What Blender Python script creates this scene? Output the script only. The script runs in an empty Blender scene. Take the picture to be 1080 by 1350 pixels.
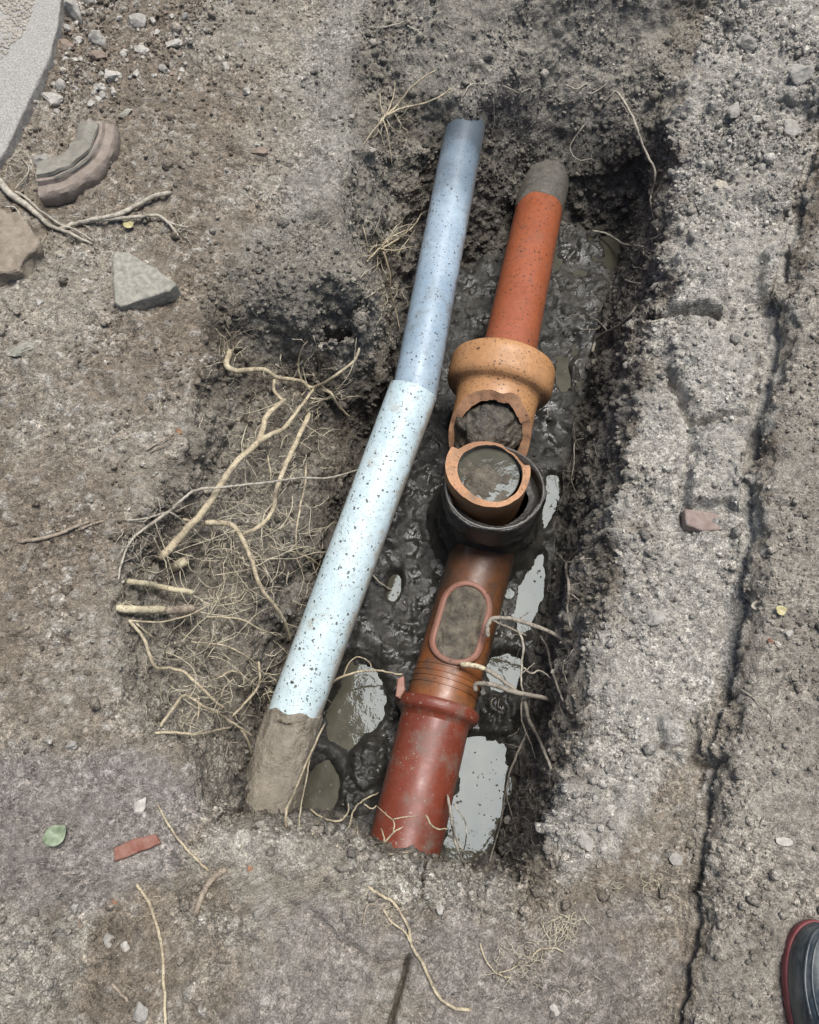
import bpy, bmesh, math, random
import numpy as np
from mathutils import Vector, Matrix, noise as mnoise
from mathutils.bvhtree import BVHTree
from mathutils.geometry import delaunay_2d_cdt

scene = bpy.context.scene
random.seed(7)
rng = np.random.default_rng(7)

# ------------------------------------------------------------------ camera
H, TILT, F = 1.35, math.radians(22), 1083.0      # height, tilt from straight down, focal length in photo pixels
cam_data = bpy.data.cameras.new('camera')
cam = bpy.data.objects.new('camera', cam_data)
scene.collection.objects.link(cam)
cam.location = (0, 0, H)
cam.rotation_euler = (TILT, 0, 0)
cam_data.sensor_fit = 'VERTICAL'
cam_data.sensor_height = 36
cam_data.lens = 36 * F / 1350
cam_data.clip_start = 0.02
cam_data.clip_end = 500
scene.camera = cam

# ------------------------------------------------------------------ sky and sun
SUN_ELEV, SUN_AZ = math.radians(75), math.radians(42)   # azimuth clockwise from +Y
world = bpy.data.worlds.new('World')
scene.world = world
world.use_nodes = True
wn = world.node_tree
bg = wn.nodes['Background']
sky = wn.nodes.new('ShaderNodeTexSky')
sky.sky_type = 'NISHITA'
sky.sun_disc = False
sky.sun_elevation = SUN_ELEV
sky.sun_rotation = SUN_AZ
sky.air_density = 1.0
sky.dust_density = 3.0
sky.ozone_density = 1.0
wn.links.new(sky.outputs[0], bg.inputs[0])
bg.inputs[1].default_value = 0.068
sl = bpy.data.lights.new('sun', 'SUN')
sl.energy = 2.75
sl.angle = math.radians(27)
sl.color = (1.0, 0.98, 0.95)
sun = bpy.data.objects.new('sun', sl)
scene.collection.objects.link(sun)
sd = Vector((math.sin(SUN_AZ) * math.cos(SUN_ELEV), math.cos(SUN_AZ) * math.cos(SUN_ELEV), math.sin(SUN_ELEV)))
sun.rotation_euler = sd.to_track_quat('Z', 'Y').to_euler()
sun.location = sd * 20
scene.view_settings.view_transform = 'Standard'
scene.view_settings.look = 'None'
scene.view_settings.gamma = 1
scene.view_settings.exposure = 0.78
scene.cycles.max_bounces = 6
scene.cycles.diffuse_bounces = 4
scene.cycles.glossy_bounces = 4
scene.cycles.use_denoising = True

# ------------------------------------------------------------------ helpers
CT, ST = math.cos(TILT), math.sin(TILT)
CAM = Vector((0, 0, H))

def ray(px, py):
    u, v = (px - 540) / F, (675 - py) / F
    return Vector((u, ST + CT * v, -CT + ST * v))

def P(px, py, z):
    d = ray(px, py)
    return CAM + d * ((z - H) / d.z)

def depth(p):
    return p[1] * ST + (H - p[2]) * CT

def project(x, y, z):
    dz = y * ST + (H - z) * CT
    v = (y * CT + (z - H) * ST) / dz
    return 540 + F * x / dz, 675 - F * v

def hash3(ix, iy, iz, seed):
    h = (ix.astype(np.uint32) * np.uint32(73856093)) ^ (iy.astype(np.uint32) * np.uint32(19349663)) ^ (iz.astype(np.uint32) * np.uint32(83492791)) ^ np.uint32(seed * 2654435761 & 0xffffffff)
    h ^= h >> np.uint32(13); h *= np.uint32(1274126177); h ^= h >> np.uint32(16); h *= np.uint32(2246822519); h ^= h >> np.uint32(15)
    return h

def vnoise(x, y, z, seed=0):
    """smooth gradient noise, about -1..1"""
    fx, fy, fz = np.floor(x), np.floor(y), np.floor(z)
    ix, iy, iz = fx.astype(np.int64), fy.astype(np.int64), fz.astype(np.int64)
    x = (x - fx).astype(np.float32); y = (y - fy).astype(np.float32); z = (z - fz).astype(np.float32)
    u, v, w = x*x*x*(x*(x*6-15)+10), y*y*y*(y*(y*6-15)+10), z*z*z*(z*(z*6-15)+10)
    out = np.zeros_like(x)
    for a in (0, 1):
        for b in (0, 1):
            for c in (0, 1):
                h = hash3(ix + a, iy + b, iz + c, seed)
                g = (((h & 255).astype(np.float32) / 127.5 - 1) * (x - a) + (((h >> np.uint32(8)) & 255).astype(np.float32) / 127.5 - 1) * (y - b)
                     + (((h >> np.uint32(16)) & 255).astype(np.float32) / 127.5 - 1) * (z - c))
                out += g * (u if a else 1 - u) * (v if b else 1 - v) * (w if c else 1 - w)
    return out * 1.5

def fbm(p, s, octv=4, seed=0, gain=0.5):
    o = np.zeros(len(p), np.float32); a = 1.0
    for k in range(octv):
        o += a * vnoise(p[:, 0] * s, p[:, 1] * s, p[:, 2] * s, seed + k * 17)
        s *= 2.03; a *= gain
    return o

def worley(p, s, seed=0):
    """distance to the nearest of jittered cell points and that cell's random value"""
    q = p * s
    base = np.floor(q - 0.5).astype(np.int64)
    best = np.full(len(p), 9.0, np.float32); val = np.zeros(len(p), np.float32)
    for a in (0, 1):
        for b in (0, 1):
            for c in (0, 1):
                ix, iy, iz = base[:, 0] + a, base[:, 1] + b, base[:, 2] + c
                h = hash3(ix, iy, iz, seed)
                jx = ((h & 1023).astype(np.float32) / 1023 - .5) * .8 + .5
                jy = (((h >> np.uint32(10)) & 1023).astype(np.float32) / 1023 - .5) * .8 + .5
                jz = (((h >> np.uint32(20)) & 1023).astype(np.float32) / 1023 - .5) * .8 + .5
                d = (ix + jx - q[:, 0])**2 + (iy + jy - q[:, 1])**2 + (iz + jz - q[:, 2])**2
                d = d.astype(np.float32)
                m = d < best
                best[m] = d[m]; val[m] = ((h >> np.uint32(5)) & 255).astype(np.float32)[m] / 255
    return np.sqrt(best), val

def sstep(a, b, x):
    t = np.clip((x - a) / (b - a), 0, 1)
    return t * t * (3 - 2 * t)

def poly_sd(px, py, poly):
    """signed distance in pixels, negative inside"""
    d = np.full(px.shape, 1e12); inside = np.zeros(px.shape, bool)
    n = len(poly)
    for i in range(n):
        x0, y0 = poly[i]; x1, y1 = poly[(i + 1) % n]
        ex, ey = x1 - x0, y1 - y0
        wx, wy = px - x0, py - y0
        t = np.clip((wx * ex + wy * ey) / (ex * ex + ey * ey + 1e-9), 0, 1)
        d = np.minimum(d, (wx - ex * t)**2 + (wy - ey * t)**2)
        c = ((y0 <= py) != (y1 <= py)) & (px < (x1 - x0) * (py - y0) / (y1 - y0 + 1e-12) + x0)
        inside ^= c
    d = np.sqrt(d)
    return np.where(inside, -d, d)

def blur(a, sig):
    r = int(sig * 3 + 1); k = np.exp(-np.arange(-r, r + 1)**2 / (2 * sig * sig)); k /= k.sum()
    for ax in (0, 1):
        p = np.pad(a, [(r, r) if i == ax else (0, 0) for i in (0, 1)], mode='edge')
        a = sum(k[i] * (p[i:i + a.shape[0], :] if ax == 0 else p[:, i:i + a.shape[1]]) for i in range(2 * r + 1))
    return a

def mesh_np(name, V, Fc, smooth=True):
    me = bpy.data.meshes.new(name)
    V = np.asarray(V, np.float32); Fc = np.asarray(Fc, np.int32)
    k = Fc.shape[1]
    me.vertices.add(len(V)); me.vertices.foreach_set('co', V.ravel())
    me.loops.add(Fc.size); me.loops.foreach_set('vertex_index', Fc.ravel())
    me.polygons.add(len(Fc)); me.polygons.foreach_set('loop_start', np.arange(0, Fc.size, k, dtype=np.int32))
    me.update(calc_edges=True)
    me.polygons.foreach_set('use_smooth', np.full(len(Fc), smooth))
    return me

def link(name, me, mat=None, parent=None):
    o = bpy.data.objects.new(name, me)
    scene.collection.objects.link(o)
    if mat is not None and me is not None and not me.materials:
        me.materials.append(mat)
    if parent is not None:
        o.parent = parent
        o.matrix_parent_inverse = Matrix.Translation(-parent.location)
    return o

def tag(o, label=None, cat=None, group=None, kind=None):
    if label: o['label'] = label
    if cat: o['category'] = cat
    if group: o['group'] = group
    if kind: o['kind'] = kind
    return o

def thing(name, loc, label, cat, group=None):
    o = bpy.data.objects.new(name, None)
    o.empty_display_size = 0.02
    scene.collection.objects.link(o)
    o.location = loc
    return tag(o, label, cat, group)

# ------------------------------------------------------------------ materials
def nt(name):
    m = bpy.data.materials.new(name); m.use_nodes = True
    t = m.node_tree
    return m, t, t.nodes['Principled BSDF']

def N(t, kind, **kw):
    n = t.nodes.new(kind)
    for k, v in kw.items():
        if k.startswith('i_'):
            n.inputs[k[2:].replace('_', ' ')].default_value = v
        else:
            setattr(n, k, v)
    return n

def ramp(t, src, stops, interp='LINEAR'):
    r = t.nodes.new('ShaderNodeValToRGB')
    r.color_ramp.interpolation = interp
    e = r.color_ramp.elements
    e[0].position, e[0].color = stops[0][0], stops[0][1]
    e[1].position, e[1].color = stops[-1][0], stops[-1][1]
    for p, c in stops[1:-1]:
        k = e.new(p); k.color = c
    t.links.new(src, r.inputs[0])
    return r

def g(v): return (v, v, v, 1)

def mixc(t, fac, a, b, mode='MIX'):
    m = t.nodes.new('ShaderNodeMix'); m.data_type = 'RGBA'; m.blend_type = mode
    for s, v in ((0, fac), (6, a), (7, b)):
        if hasattr(v, 'is_linked') or hasattr(v, 'links'):
            t.links.new(v, m.inputs[s])
        else:
            m.inputs[s].default_value = v
    return m.outputs[2]

def soil_material(name, specks=0.6):
    m, t, b = nt(name)
    L = t.links.new
    co = N(t, 'ShaderNodeTexCoord').outputs['Object']
    col = N(t, 'ShaderNodeAttribute', attribute_name='soil_colour')
    wet = N(t, 'ShaderNodeAttribute', attribute_name='wetness')
    n1 = N(t, 'ShaderNodeTexNoise', i_Scale=55.0, i_Detail=8.0, i_Roughness=0.72); L(co, n1.inputs['Vector'])
    n2 = N(t, 'ShaderNodeTexNoise', i_Scale=420.0, i_Detail=4.0, i_Roughness=0.7); L(co, n2.inputs['Vector'])
    wn_ = N(t, 'ShaderNodeTexNoise', i_Scale=160.0, i_Detail=3.0); L(co, wn_.inputs['Vector'])
    wco = N(t, 'ShaderNodeVectorMath', operation='MULTIPLY_ADD'); L(wn_.outputs['Color'], wco.inputs[0]); wco.inputs[1].default_value = (.006, .006, .006); L(co, wco.inputs[2])
    r1 = ramp(t, n1.outputs[0], [(0.28, g(0.68)), (0.5, g(1.03)), (0.75, g(1.36))])
    r2 = ramp(t, n2.outputs[0], [(0.3, g(0.52)), (0.5, g(1.0)), (0.7, g(1.6))])
    c = mixc(t, 1.0, col.outputs['Color'], r1.outputs[0], 'MULTIPLY')
    c = mixc(t, 1.0, c, r2.outputs[0], 'MULTIPLY')
    # every crumb has a tone of its own, less so where the soil is smeared and trodden
    n4_ = N(t, 'ShaderNodeTexNoise', i_Scale=7.0, i_Detail=4.0); L(co, n4_.inputs['Vector'])
    cmp_ = ramp(t, n4_.outputs[0], [(.40, g(.35)), (.58, g(1))])
    for sc_, lo_, hi_ in ((115.0, .74, 1.28), (260.0, .66, 1.38), (520.0, .70, 1.34)):
        vc = N(t, 'ShaderNodeTexVoronoi', i_Scale=sc_); L(wco.outputs[0], vc.inputs['Vector'])
        sc2 = N(t, 'ShaderNodeSeparateColor'); L(vc.outputs['Color'], sc2.inputs[0])
        c = mixc(t, cmp_.outputs[0], c, ramp(t, sc2.outputs[0], [(0, g(lo_)), (1, g(hi_))]).outputs[0], 'MULTIPLY')
    # scattered pale grit and dark humus grains
    vo = N(t, 'ShaderNodeTexVoronoi', i_Scale=170.0, i_Randomness=1.0); L(co, vo.inputs['Vector'])
    n3 = N(t, 'ShaderNodeTexNoise', i_Scale=9.0, i_Detail=5.0); L(co, n3.inputs['Vector'])
    sp = N(t, 'ShaderNodeMath', operation='LESS_THAN'); L(vo.outputs['Distance'], sp.inputs[0]); sp.inputs[1].default_value = 0.2
    sel = N(t, 'ShaderNodeSeparateColor'); L(vo.outputs['Color'], sel.inputs[0])
    s2 = ramp(t, sel.outputs[0], [(0.82, g(0)), (0.9, g(1))])
    s3 = ramp(t, n3.outputs[0], [(0.45, g(0.15)), (0.6, g(1))])
    mu = N(t, 'ShaderNodeMath', operation='MULTIPLY'); L(sp.outputs[0], mu.inputs[0]); L(s2.outputs[0], mu.inputs[1])
    mu2 = N(t, 'ShaderNodeMath', operation='MULTIPLY'); L(mu.outputs[0], mu2.inputs[0]); L(s3.outputs[0], mu2.inputs[1])
    inv = N(t, 'ShaderNodeMath', operation='SUBTRACT'); inv.inputs[0].default_value = 1.0; L(wet.outputs['Fac'], inv.inputs[1])
    mu3 = N(t, 'ShaderNodeMath', operation='MULTIPLY'); L(mu2.outputs[0], mu3.inputs[0]); L(inv.outputs[0], mu3.inputs[1])
    mu4 = N(t, 'ShaderNodeMath', operation='MULTIPLY'); L(mu3.outputs[0], mu4.inputs[0]); mu4.inputs[1].default_value = specks
    c = mixc(t, mu4.outputs[0], c, (0.5, 0.48, 0.43, 1))
    L(c, b.inputs['Base Color'])
    nr = N(t, 'ShaderNodeTexNoise', i_Scale=30.0, i_Detail=5.0); L(co, nr.inputs['Vector'])
    rr = ramp(t, nr.outputs[0], [(0.40, g(0.14)), (0.58, g(0.7))])
    ro = mixc(t, wet.outputs['Fac'], (0.95, 0.95, 0.95, 1), rr.outputs[0])
    L(ro, b.inputs['Roughness'])
    sp_ = mixc(t, wet.outputs['Fac'], g(0.2), g(0.5))
    L(sp_, b.inputs['Specular IOR Level'])
    # fine relief
    ba = N(t, 'ShaderNodeMath', operation='MULTIPLY_ADD'); L(n1.outputs[0], ba.inputs[0]); ba.inputs[1].default_value = 2.2; L(n2.outputs[0], ba.inputs[2])
    for sc_, am_ in ((115.0, -1.0), (260.0, -.7)):
        vb = N(t, 'ShaderNodeTexVoronoi', i_Scale=sc_); L(wco.outputs[0], vb.inputs['Vector'])
        bb_ = N(t, 'ShaderNodeMath', operation='MULTIPLY_ADD'); L(vb.outputs['Distance'], bb_.inputs[0]); bb_.inputs[1].default_value = am_; L(ba.outputs[0], bb_.inputs[2])
        ba = bb_
    bu = N(t, 'ShaderNodeBump', i_Distance=0.0046); L(ba.outputs[0], bu.inputs['Height'])
    st = mixc(t, wet.outputs['Fac'], g(.8), g(0.2)); L(st, bu.inputs['Strength'])
    L(bu.outputs[0], b.inputs['Normal'])
    return m

M_soil = soil_material('soil')

# ------------------------------------------------------------------ the ground: break lines (photo x, photo y, height) -> relief
RIM_L = [(500,-30,-.01),(478,30,-.02),(462,100,-.03),(468,190,-.04),(440,270,-.03),(345,325,-.02),(292,352,-.01),(262,395,-.01),(272,470,-.015),(248,560,-.015),(202,655,-.015),(158,715,-.015),(148,800,-.015),(165,900,-.015),(196,962,-.015),(246,990,-.01),(262,1040,-.01),(272,1090,-.01)]
RIM_N = [(318,1108,.0),(372,1090,.005),(425,1102,.0),(480,1124,-.008),(560,1160,-.015),(640,1174,-.02),(697,1172,-.025)]
RIM_R = [(722,1115,-.04),(748,1040,-.06),(770,960,-.07),(788,850,-.085),(803,760,-.09),(818,660,-.095),(834,560,-.095),(853,450,-.095),(876,380,-.095),(886,280,-.09),(893,165,-.085),(905,90,-.075),(930,30,-.06),(960,-30,-.05)]
BASE_R = [(655,1148,-.43),(682,1060,-.43),(700,960,-.43),(716,850,-.43),(735,760,-.43),(748,660,-.43),(766,560,-.43),(795,440,-.45),(822,345,-.45),(815,312,-.45)]
BASE_F = [(780,302,-.45),(722,292,-.44),(660,328,-.43),(617,346,-.43),(570,358,-.42)]
BASE_L = [(533,430,-.43),(505,560,-.43),(470,680,-.42),(432,790,-.42),(396,885,-.42),(352,955,-.42),(338,1030,-.40),(340,1080,-.40)]
BASE_N = [(395,1078,-.42),(435,1082,-.43),(490,1104,-.43),(556,1132,-.43),(620,1146,-.43)]
MID_F = [(518,150,-.11),(560,166,-.125),(617,176,-.125),(650,186,-.19),(675,195,-.26),(722,222,-.31),(780,205,-.27),(835,172,-.17),(868,150,-.12)]
TOP_F = [(505,92,-.05),(560,116,-.055),(617,130,-.05),(670,100,-.065),(722,70,-.08),(790,58,-.08),(850,50,-.075),(885,40,-.07)]
CREST_F = [(530,-50,0.05),(580,-70,.10),(640,-75,.12),(780,-80,.12),(880,-80,.09),(930,-80,.03)]
CREST_B = [(580,-130,.12),(640,-140,.14),(780,-140,.14),(900,-140,.10)]
LUMP = [(352,345,-.015),(400,318,-.015),(455,320,-.02),(482,360,-.035),(490,395,-.05),(484,425,-.06),(445,436,-.05),(390,420,-.035),(345,400,-.03)]
LUMP_T = [(400,360,.012),(440,365,.016),(470,390,.0)]
LUMP_U = [(514,474,-.34),(490,494,-.31),(440,494,-.25),(385,494,-.20),(335,482,-.13),(300,452,-.08)]
LWALL = [(510,240,-.17),(522,300,-.24),(528,350,-.3)]
HOLLOW = [(330,540,-.16),(315,590,-.16),(285,650,-.15),(238,705,-.13),(212,760,-.15),(210,830,-.15),(232,890,-.16),(278,930,-.15),(298,980,-.2),(305,1030,-.22),(310,1080,-.2)]
HOLLOW2 = [(455,560,-.30),(420,640,-.27),(385,720,-.26),(350,800,-.25),(322,870,-.25),(305,925,-.26)]
STEP_T = [(1110,130,0.012),(1092,220,0.012),(1074,300,0.012),(1056,400,0.012),(1040,500,0.012),(1024,620,0.012),(1012,740,0.012),(998,850,0.012),(976,950,0.012),(958,1050,0.012),(944,1150,0.012),(930,1250,0.012),(914,1360,0.012),(905,1440,0.012)]
STEP_B0 = [(1092,130,-0.0419),(1072,220,-0.0586),(1052,300,-0.0628),(1034,400,-0.067),(1018,500,-0.067),(1001,620,-0.067),(990,740,-0.0628),(976,850,-0.0586),(952,950,-0.0544),(936,1050,-0.0502),(924,1150,-0.0419),(914,1250,-0.0376),(900,1360,-0.0293),(893,1440,-0.0251)]
LEDGE = [(985,120,-.045),(960,330,-.075),(930,520,-.09),(905,700,-.085),(885,870,-.08),(850,1000,-.07),(830,1130,-.04),(800,1250,-.02),(780,1400,-.015)]
FLOORPTS = [(640,420,-.43),(760,420,-.445),(560,620,-.43),(720,560,-.43),(520,760,-.43),(700,740,-.43),(450,950,-.435),(640,1000,-.44),(560,1060,-.425),(660,860,-.425),(440,1040,-.435),(500,700,-.42),(470,850,-.42)]

STEP_B = []
for (x_, y_, _z), (_a, _b, z_) in zip(STEP_T, STEP_B0):
    k_ = (H - .012) / (H - z_)
    STEP_B.append((540 + (x_ - 540) * k_ - 7, 1112.6 + (y_ - 1112.6) * k_, z_))

def resample(poly, step=14):
    out = []
    for a, b in zip(poly[:-1], poly[1:]):
        n = max(1, int(math.hypot(a[0]-b[0], a[1]-b[1]) / step))
        for k in range(n):
            f = k / n
            out.append(tuple(a[i] + (b[i] - a[i]) * f for i in range(3)))
    return out + [poly[-1]]

pts = []
for L_ in (RIM_L + RIM_N + RIM_R, BASE_R, BASE_F, BASE_L, BASE_N, MID_F, TOP_F, CREST_F, CREST_B, LUMP, LUMP_T, LUMP_U, LWALL, HOLLOW, HOLLOW2, STEP_T, STEP_B, LEDGE):
    pts += [tuple(P(*p)) for p in resample(L_)]
pts += [tuple(P(*p)) for p in FLOORPTS]
X0, X1, Y0, Y1 = -1.16, 1.16, -0.36, 2.06
for k in range(40):
    a = k / 40
    pts += [(X0 - .5 + (X1 - X0 + 1) * a, Y0 - .5, 0), (X0 - .5 + (X1 - X0 + 1) * a, Y1 + .5, 0), (X0 - .5, Y0 - .5 + (Y1 - Y0 + 1) * a, 0), (X1 + .5, Y0 - .5 + (Y1 - Y0 + 1) * a, 0)]
for q in [(60,100,0),(60,300,0),(60,500,0),(60,700,0),(60,900,0),(60,1100,0),(60,1300,0),(250,100,-.005),(250,250,-.005),(180,450,0),(350,1250,.01),(550,1300,.01),(200,1250,0),(700,1300,0),(1060,800,.01),(1060,1100,.01),(350,150,-.01),(400,20,-.01)]:
    pts.append(tuple(P(*q)))
v2, _, tri, ov, _, _ = delaunay_2d_cdt([Vector((p[0], p[1])) for p in pts], [], [], 0, 1e-6)
zz = [pts[o[0]][2] for o in ov]
tin = BVHTree.FromPolygons([(v.x, v.y, z) for v, z in zip(v2, zz)], [tuple(f) for f in tri])
CS = 0.008
cx = np.arange(X0, X1 + CS, CS); cy = np.arange(Y0, Y1 + CS, CS)
ZC = np.zeros((len(cy), len(cx)))
dn = Vector((0, 0, -1))
for j, yy in enumerate(cy):
    for i, xx in enumerate(cx):
        h = tin.ray_cast(Vector((xx, yy, 5)), dn)[0]
        ZC[j, i] = h.z if h is not None else 0
ZC = blur(ZC, 1.0)

def bil(A, x, y):
    fx = np.clip((x - X0) / CS, 0, A.shape[1] - 1.001); fy = np.clip((y - Y0) / CS, 0, A.shape[0] - 1.001)
    i, j = fx.astype(int), fy.astype(int); fx = fx - i; fy = fy - j
    return (A[j, i] * (1 - fx) + A[j, i + 1] * fx) * (1 - fy) + (A[j + 1, i] * (1 - fx) + A[j + 1, i + 1] * fx) * fy

NX, NY = 780, 780
ys = np.linspace(Y0, Y1, NY)
xf = np.linspace(X0, X1, 1161)
Xf, Yf = np.meshgrid(xf, ys)
Zf = bil(ZC, Xf, Yf)
sl_ = np.clip(np.abs(np.gradient(Zf, xf, axis=1)), 0, 5)
ds = blur(np.sqrt(1 + sl_**2), 5)
cum = np.concatenate([np.zeros((NY, 1)), np.cumsum((ds[:, 1:] + ds[:, :-1]) / 2, axis=1)], axis=1)
cum /= cum[:, -1:]
tt = np.linspace(0, 1, NX)
XI = np.stack([np.interp(tt, cum[j], xf) for j in range(NY)])
# spread the rows as well where the ground drops along y
yf = np.linspace(Y0, Y1, 1211)
Xg, Yg = np.meshgrid(tt, yf)
XIf = np.stack([np.interp(yf, ys, XI[:, i]) for i in range(NX)], 1)
Zy = bil(ZC, XIf, Yg)
dy = blur(np.sqrt(1 + np.clip(np.abs(np.gradient(Zy, yf, axis=0)), 0, 6)**2), 5)
for _ in range(2): dy = blur(dy, 6)
cumy = np.concatenate([np.zeros((1, NX)), np.cumsum((dy[1:] + dy[:-1]) / 2, axis=0)], 0); cumy /= cumy[-1:]
tv = np.linspace(0, 1, NY)
YI = np.stack([np.interp(tv, cumy[:, i], yf) for i in range(NX)], 1)
XI = np.stack([np.interp(YI[:, i], ys, XI[:, i]) for i in range(NX)], 1)
# surroundings out to the distance, coarser and coarser
ext = np.cumsum(0.03 * 1.35 ** np.arange(1, 21))
lx = np.repeat((X0 - ext[::-1])[None, :], NY, 0); rx = np.repeat((X1 + ext)[None, :], NY, 0)
XI = np.concatenate([lx, XI, rx], 1)
YI = np.concatenate([np.repeat(YI[:, :1], 20, 1), YI, np.repeat(YI[:, -1:], 20, 1)], 1)
XI = np.concatenate([np.repeat(XI[:1], 20, 0), XI, np.repeat(XI[-1:], 20, 0)], 0)
YI = np.concatenate([np.repeat((Y0 - ext[::-1])[:, None], XI.shape[1], 1), YI, np.repeat((Y1 + ext)[:, None], XI.shape[1], 1)], 0)
GH, GW = XI.shape
gx, gy = XI.ravel(), YI.ravel()
gz = bil(ZC, gx, gy)
e = 0.006
nx_ = -(bil(ZC, gx + e, gy) - bil(ZC, gx - e, gy)) / (2 * e)
ny_ = -(bil(ZC, gx, gy + e) - bil(ZC, gx, gy - e)) / (2 * e)
nl = np.sqrt(nx_**2 + ny_**2 + 1)
NRM = np.stack([nx_ / nl, ny_ / nl, 1 / nl], 1)
B = np.stack([gx, gy, gz], 1)
qx, qy = project(gx, gy, gz)
low = fbm(B, 5.0, 3, 3)
rimd = np.full(len(B), 1e9)
for (x0, y0, _), (x1, y1, _) in zip(RIM_R[:-1], RIM_R[1:]):
    ex, ey = x1 - x0, y1 - y0
    t_ = np.clip(((qx - x0) * ex + (qy - y0) * ey) / (ex * ex + ey * ey), 0, 1)
    rimd = np.minimum(rimd, np.hypot(qx - x0 - ex * t_, qy - y0 - ey * t_))
crumbly = np.maximum(np.exp(-(rimd / 62.0)**2), sstep(420, 250, qy)) * .9 + .1

# where each kind of soil lies (photo outline of the patch on the ground)
def patch(poly, soft, wob=0, seed=1, sc=14):
    d = poly_sd(qx, qy, poly)
    if wob: d = d + wob * fbm(B, sc, 3, seed)
    return sstep(soft, -soft, d).astype(np.float32)

floor_poly = [(p[0], p[1]) for p in BASE_R] + [(p[0], p[1]) for p in BASE_F] + [(p[0], p[1]) for p in BASE_L] + [(p[0], p[1]) for p in BASE_N]
pit_poly = [(p[0], p[1]) for p in RIM_L + RIM_N + RIM_R]
m_floor = patch(floor_poly, 22, 14, 5)
m_pit = patch(pit_poly, 10, 8, 6)
m_ledge = patch([(960,-60),(905,90),(893,165),(886,280),(876,380),(853,450),(834,560),(818,660),(803,760),(788,850),(770,960),(748,1040),(722,1115),(760,1150),(860,1040),(960,900),(985,800),(1000,640),(1030,420),(1070,230),(1140,-60)], 20, 34, 7)
m_bank = patch([(1110,130),(1074,300),(1040,500),(1012,740),(976,950),(944,1150),(914,1360),(900,1500),(1500,1500),(1500,100)], 6, 4, 8)
m_nearrim = patch([(280,1085),(318,1100),(420,1095),(560,1140),(700,1162),(740,1190),(700,1210),(560,1195),(480,1170),(420,1150),(330,1240),(230,1200)], 14, 16, 9)
m_slab = patch([(300,1240),(420,1180),(500,1215),(560,1210),(720,1215),(860,1180),(900,1350),(880,1450),(300,1450)], 16, 26, 10, 10)
m_disc = patch([(-100,1010),(120,985),(215,985),(262,1040),(265,1090),(235,1150),(120,1200),(-100,1190)], 14, 14, 11)
m_pale = patch([(-100,1200),(60,1185),(130,1210),(120,1290),(90,1400),(-100,1400)], 20, 24, 12)
m_scrape = patch([(500,-60),(900,-60),(885,110),(830,185),(760,225),(690,215),(640,160),(520,120)], 26, 20, 13)
m_lclay = patch([(480,-60),(400,60),(395,200),(350,300),(310,360),(330,470),(505,470),(530,300),(500,130),(530,-60)], 26, 26, 14)
m_moist = patch([(545,150),(640,120),(720,170),(820,170),(880,130),(880,300),(850,440),(800,640),(770,800),(745,960),(690,1150),(400,1100),(320,1060),(300,960),(330,800),(420,640),(450,540),(512,470),(548,300)], 30, 40, 15)
m_gravel = patch([(40,-60),(300,-60),(330,60),(240,120),(130,150),(60,160)], 30, 30, 16)

# clods and crumbs, amounts by kind of soil
w1, v1 = worley(B + 0.012 * np.stack([fbm(B, 30, 2, 40), fbm(B, 30, 2, 41), fbm(B, 30, 2, 42)], 1), 24.0, 1)
w2, v2_ = worley(B + 0.004 * np.stack([fbm(B, 70, 2, 43), fbm(B, 70, 2, 44), fbm(B, 70, 2, 45)], 1), 62.0, 2)
w3, v3 = worley(B, 135.0, 3)
def lump(w): return np.clip(1 - w * w * 1.7, -.4, 1)
f40 = fbm(B, 38, 4, 21, .55)
f10 = fbm(B, 11, 4, 22)
smooth_ = np.clip(m_slab + m_disc * .8 + m_scrape * .95 + m_bank * .35, 0, 1)
big = np.clip(.16 + .75 * m_ledge * crumbly + .45 * m_nearrim + .55 * m_pit + .3 * m_pale - .4 * smooth_, .05, 1.1) * sstep(-.5, .5, f10 + .2)
midc = np.clip(.45 - .25 * m_ledge + 1.0 * m_ledge * crumbly + .5 * m_nearrim + .35 * m_pale + .25 * m_moist - .4 * smooth_ - .15 * m_lclay, .08, 1.2) * sstep(-.75, .35, fbm(B, 16, 3, 24))
fin = sstep(-.9, .3, fbm(B, 4.0, 3, 25)) * np.clip(.9 - .4 * m_ledge + .7 * m_ledge * crumbly + .3 * m_gravel - .5 * smooth_ - .55 * m_floor, .15, 1.2)
D = .011 * f10 * (1 - .5 * smooth_) + .0060 * f40 * (1 - .35 * smooth_) + .014 * big * (1 - .75 * m_floor) * lump(w1) * (.4 + v1) + .0088 * midc * (1 - .6 * m_floor) * lump(w2) * (.15 + v2_ * 1.5) + .0042 * fin * lump(w3) * (.1 + 1.5 * v3)
D += .012 * low * (1 - .6 * m_bank)
# lumps of churned mud on the pit bottom, hollows where the water stands
def hollow(cxp, cyp, rx, ry, ang=0):
    a = math.radians(ang); u = (qx - cxp) * math.cos(a) + (qy - cyp) * math.sin(a); v = -(qx - cxp) * math.sin(a) + (qy - cyp) * math.cos(a)
    return sstep(1.35, .55, np.sqrt((u / rx)**2 + (v / ry)**2) + .22 * f10)
PUD = [(470,930,38,60,22),(425,1035,22,46,15),(632,1058,44,88,14),(618,1110,34,40,10),(664,885,24,30,10),(702,770,14,50,12),(724,665,13,40,15),(520,772,11,20,12),(742,500,9,20,0)]
hol = np.zeros(len(B))
for pd in PUD: hol = np.maximum(hol, hollow(*pd))
mud_h = m_floor * (.026 * fbm(B, 6, 4, 31, .40) + .012 + .010 * sstep(.1, .6, fbm(B, 6, 2, 33)) * lump(w2))
D += mud_h * (1 - hol) - m_floor * .03 * hol
# clod mound between the two lower puddles
D += m_floor * .035 * np.maximum(hollow(478,1025,24,60,18), hollow(657,945,26,34,8)) * (.6 + .5 * lump(w2))
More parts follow.
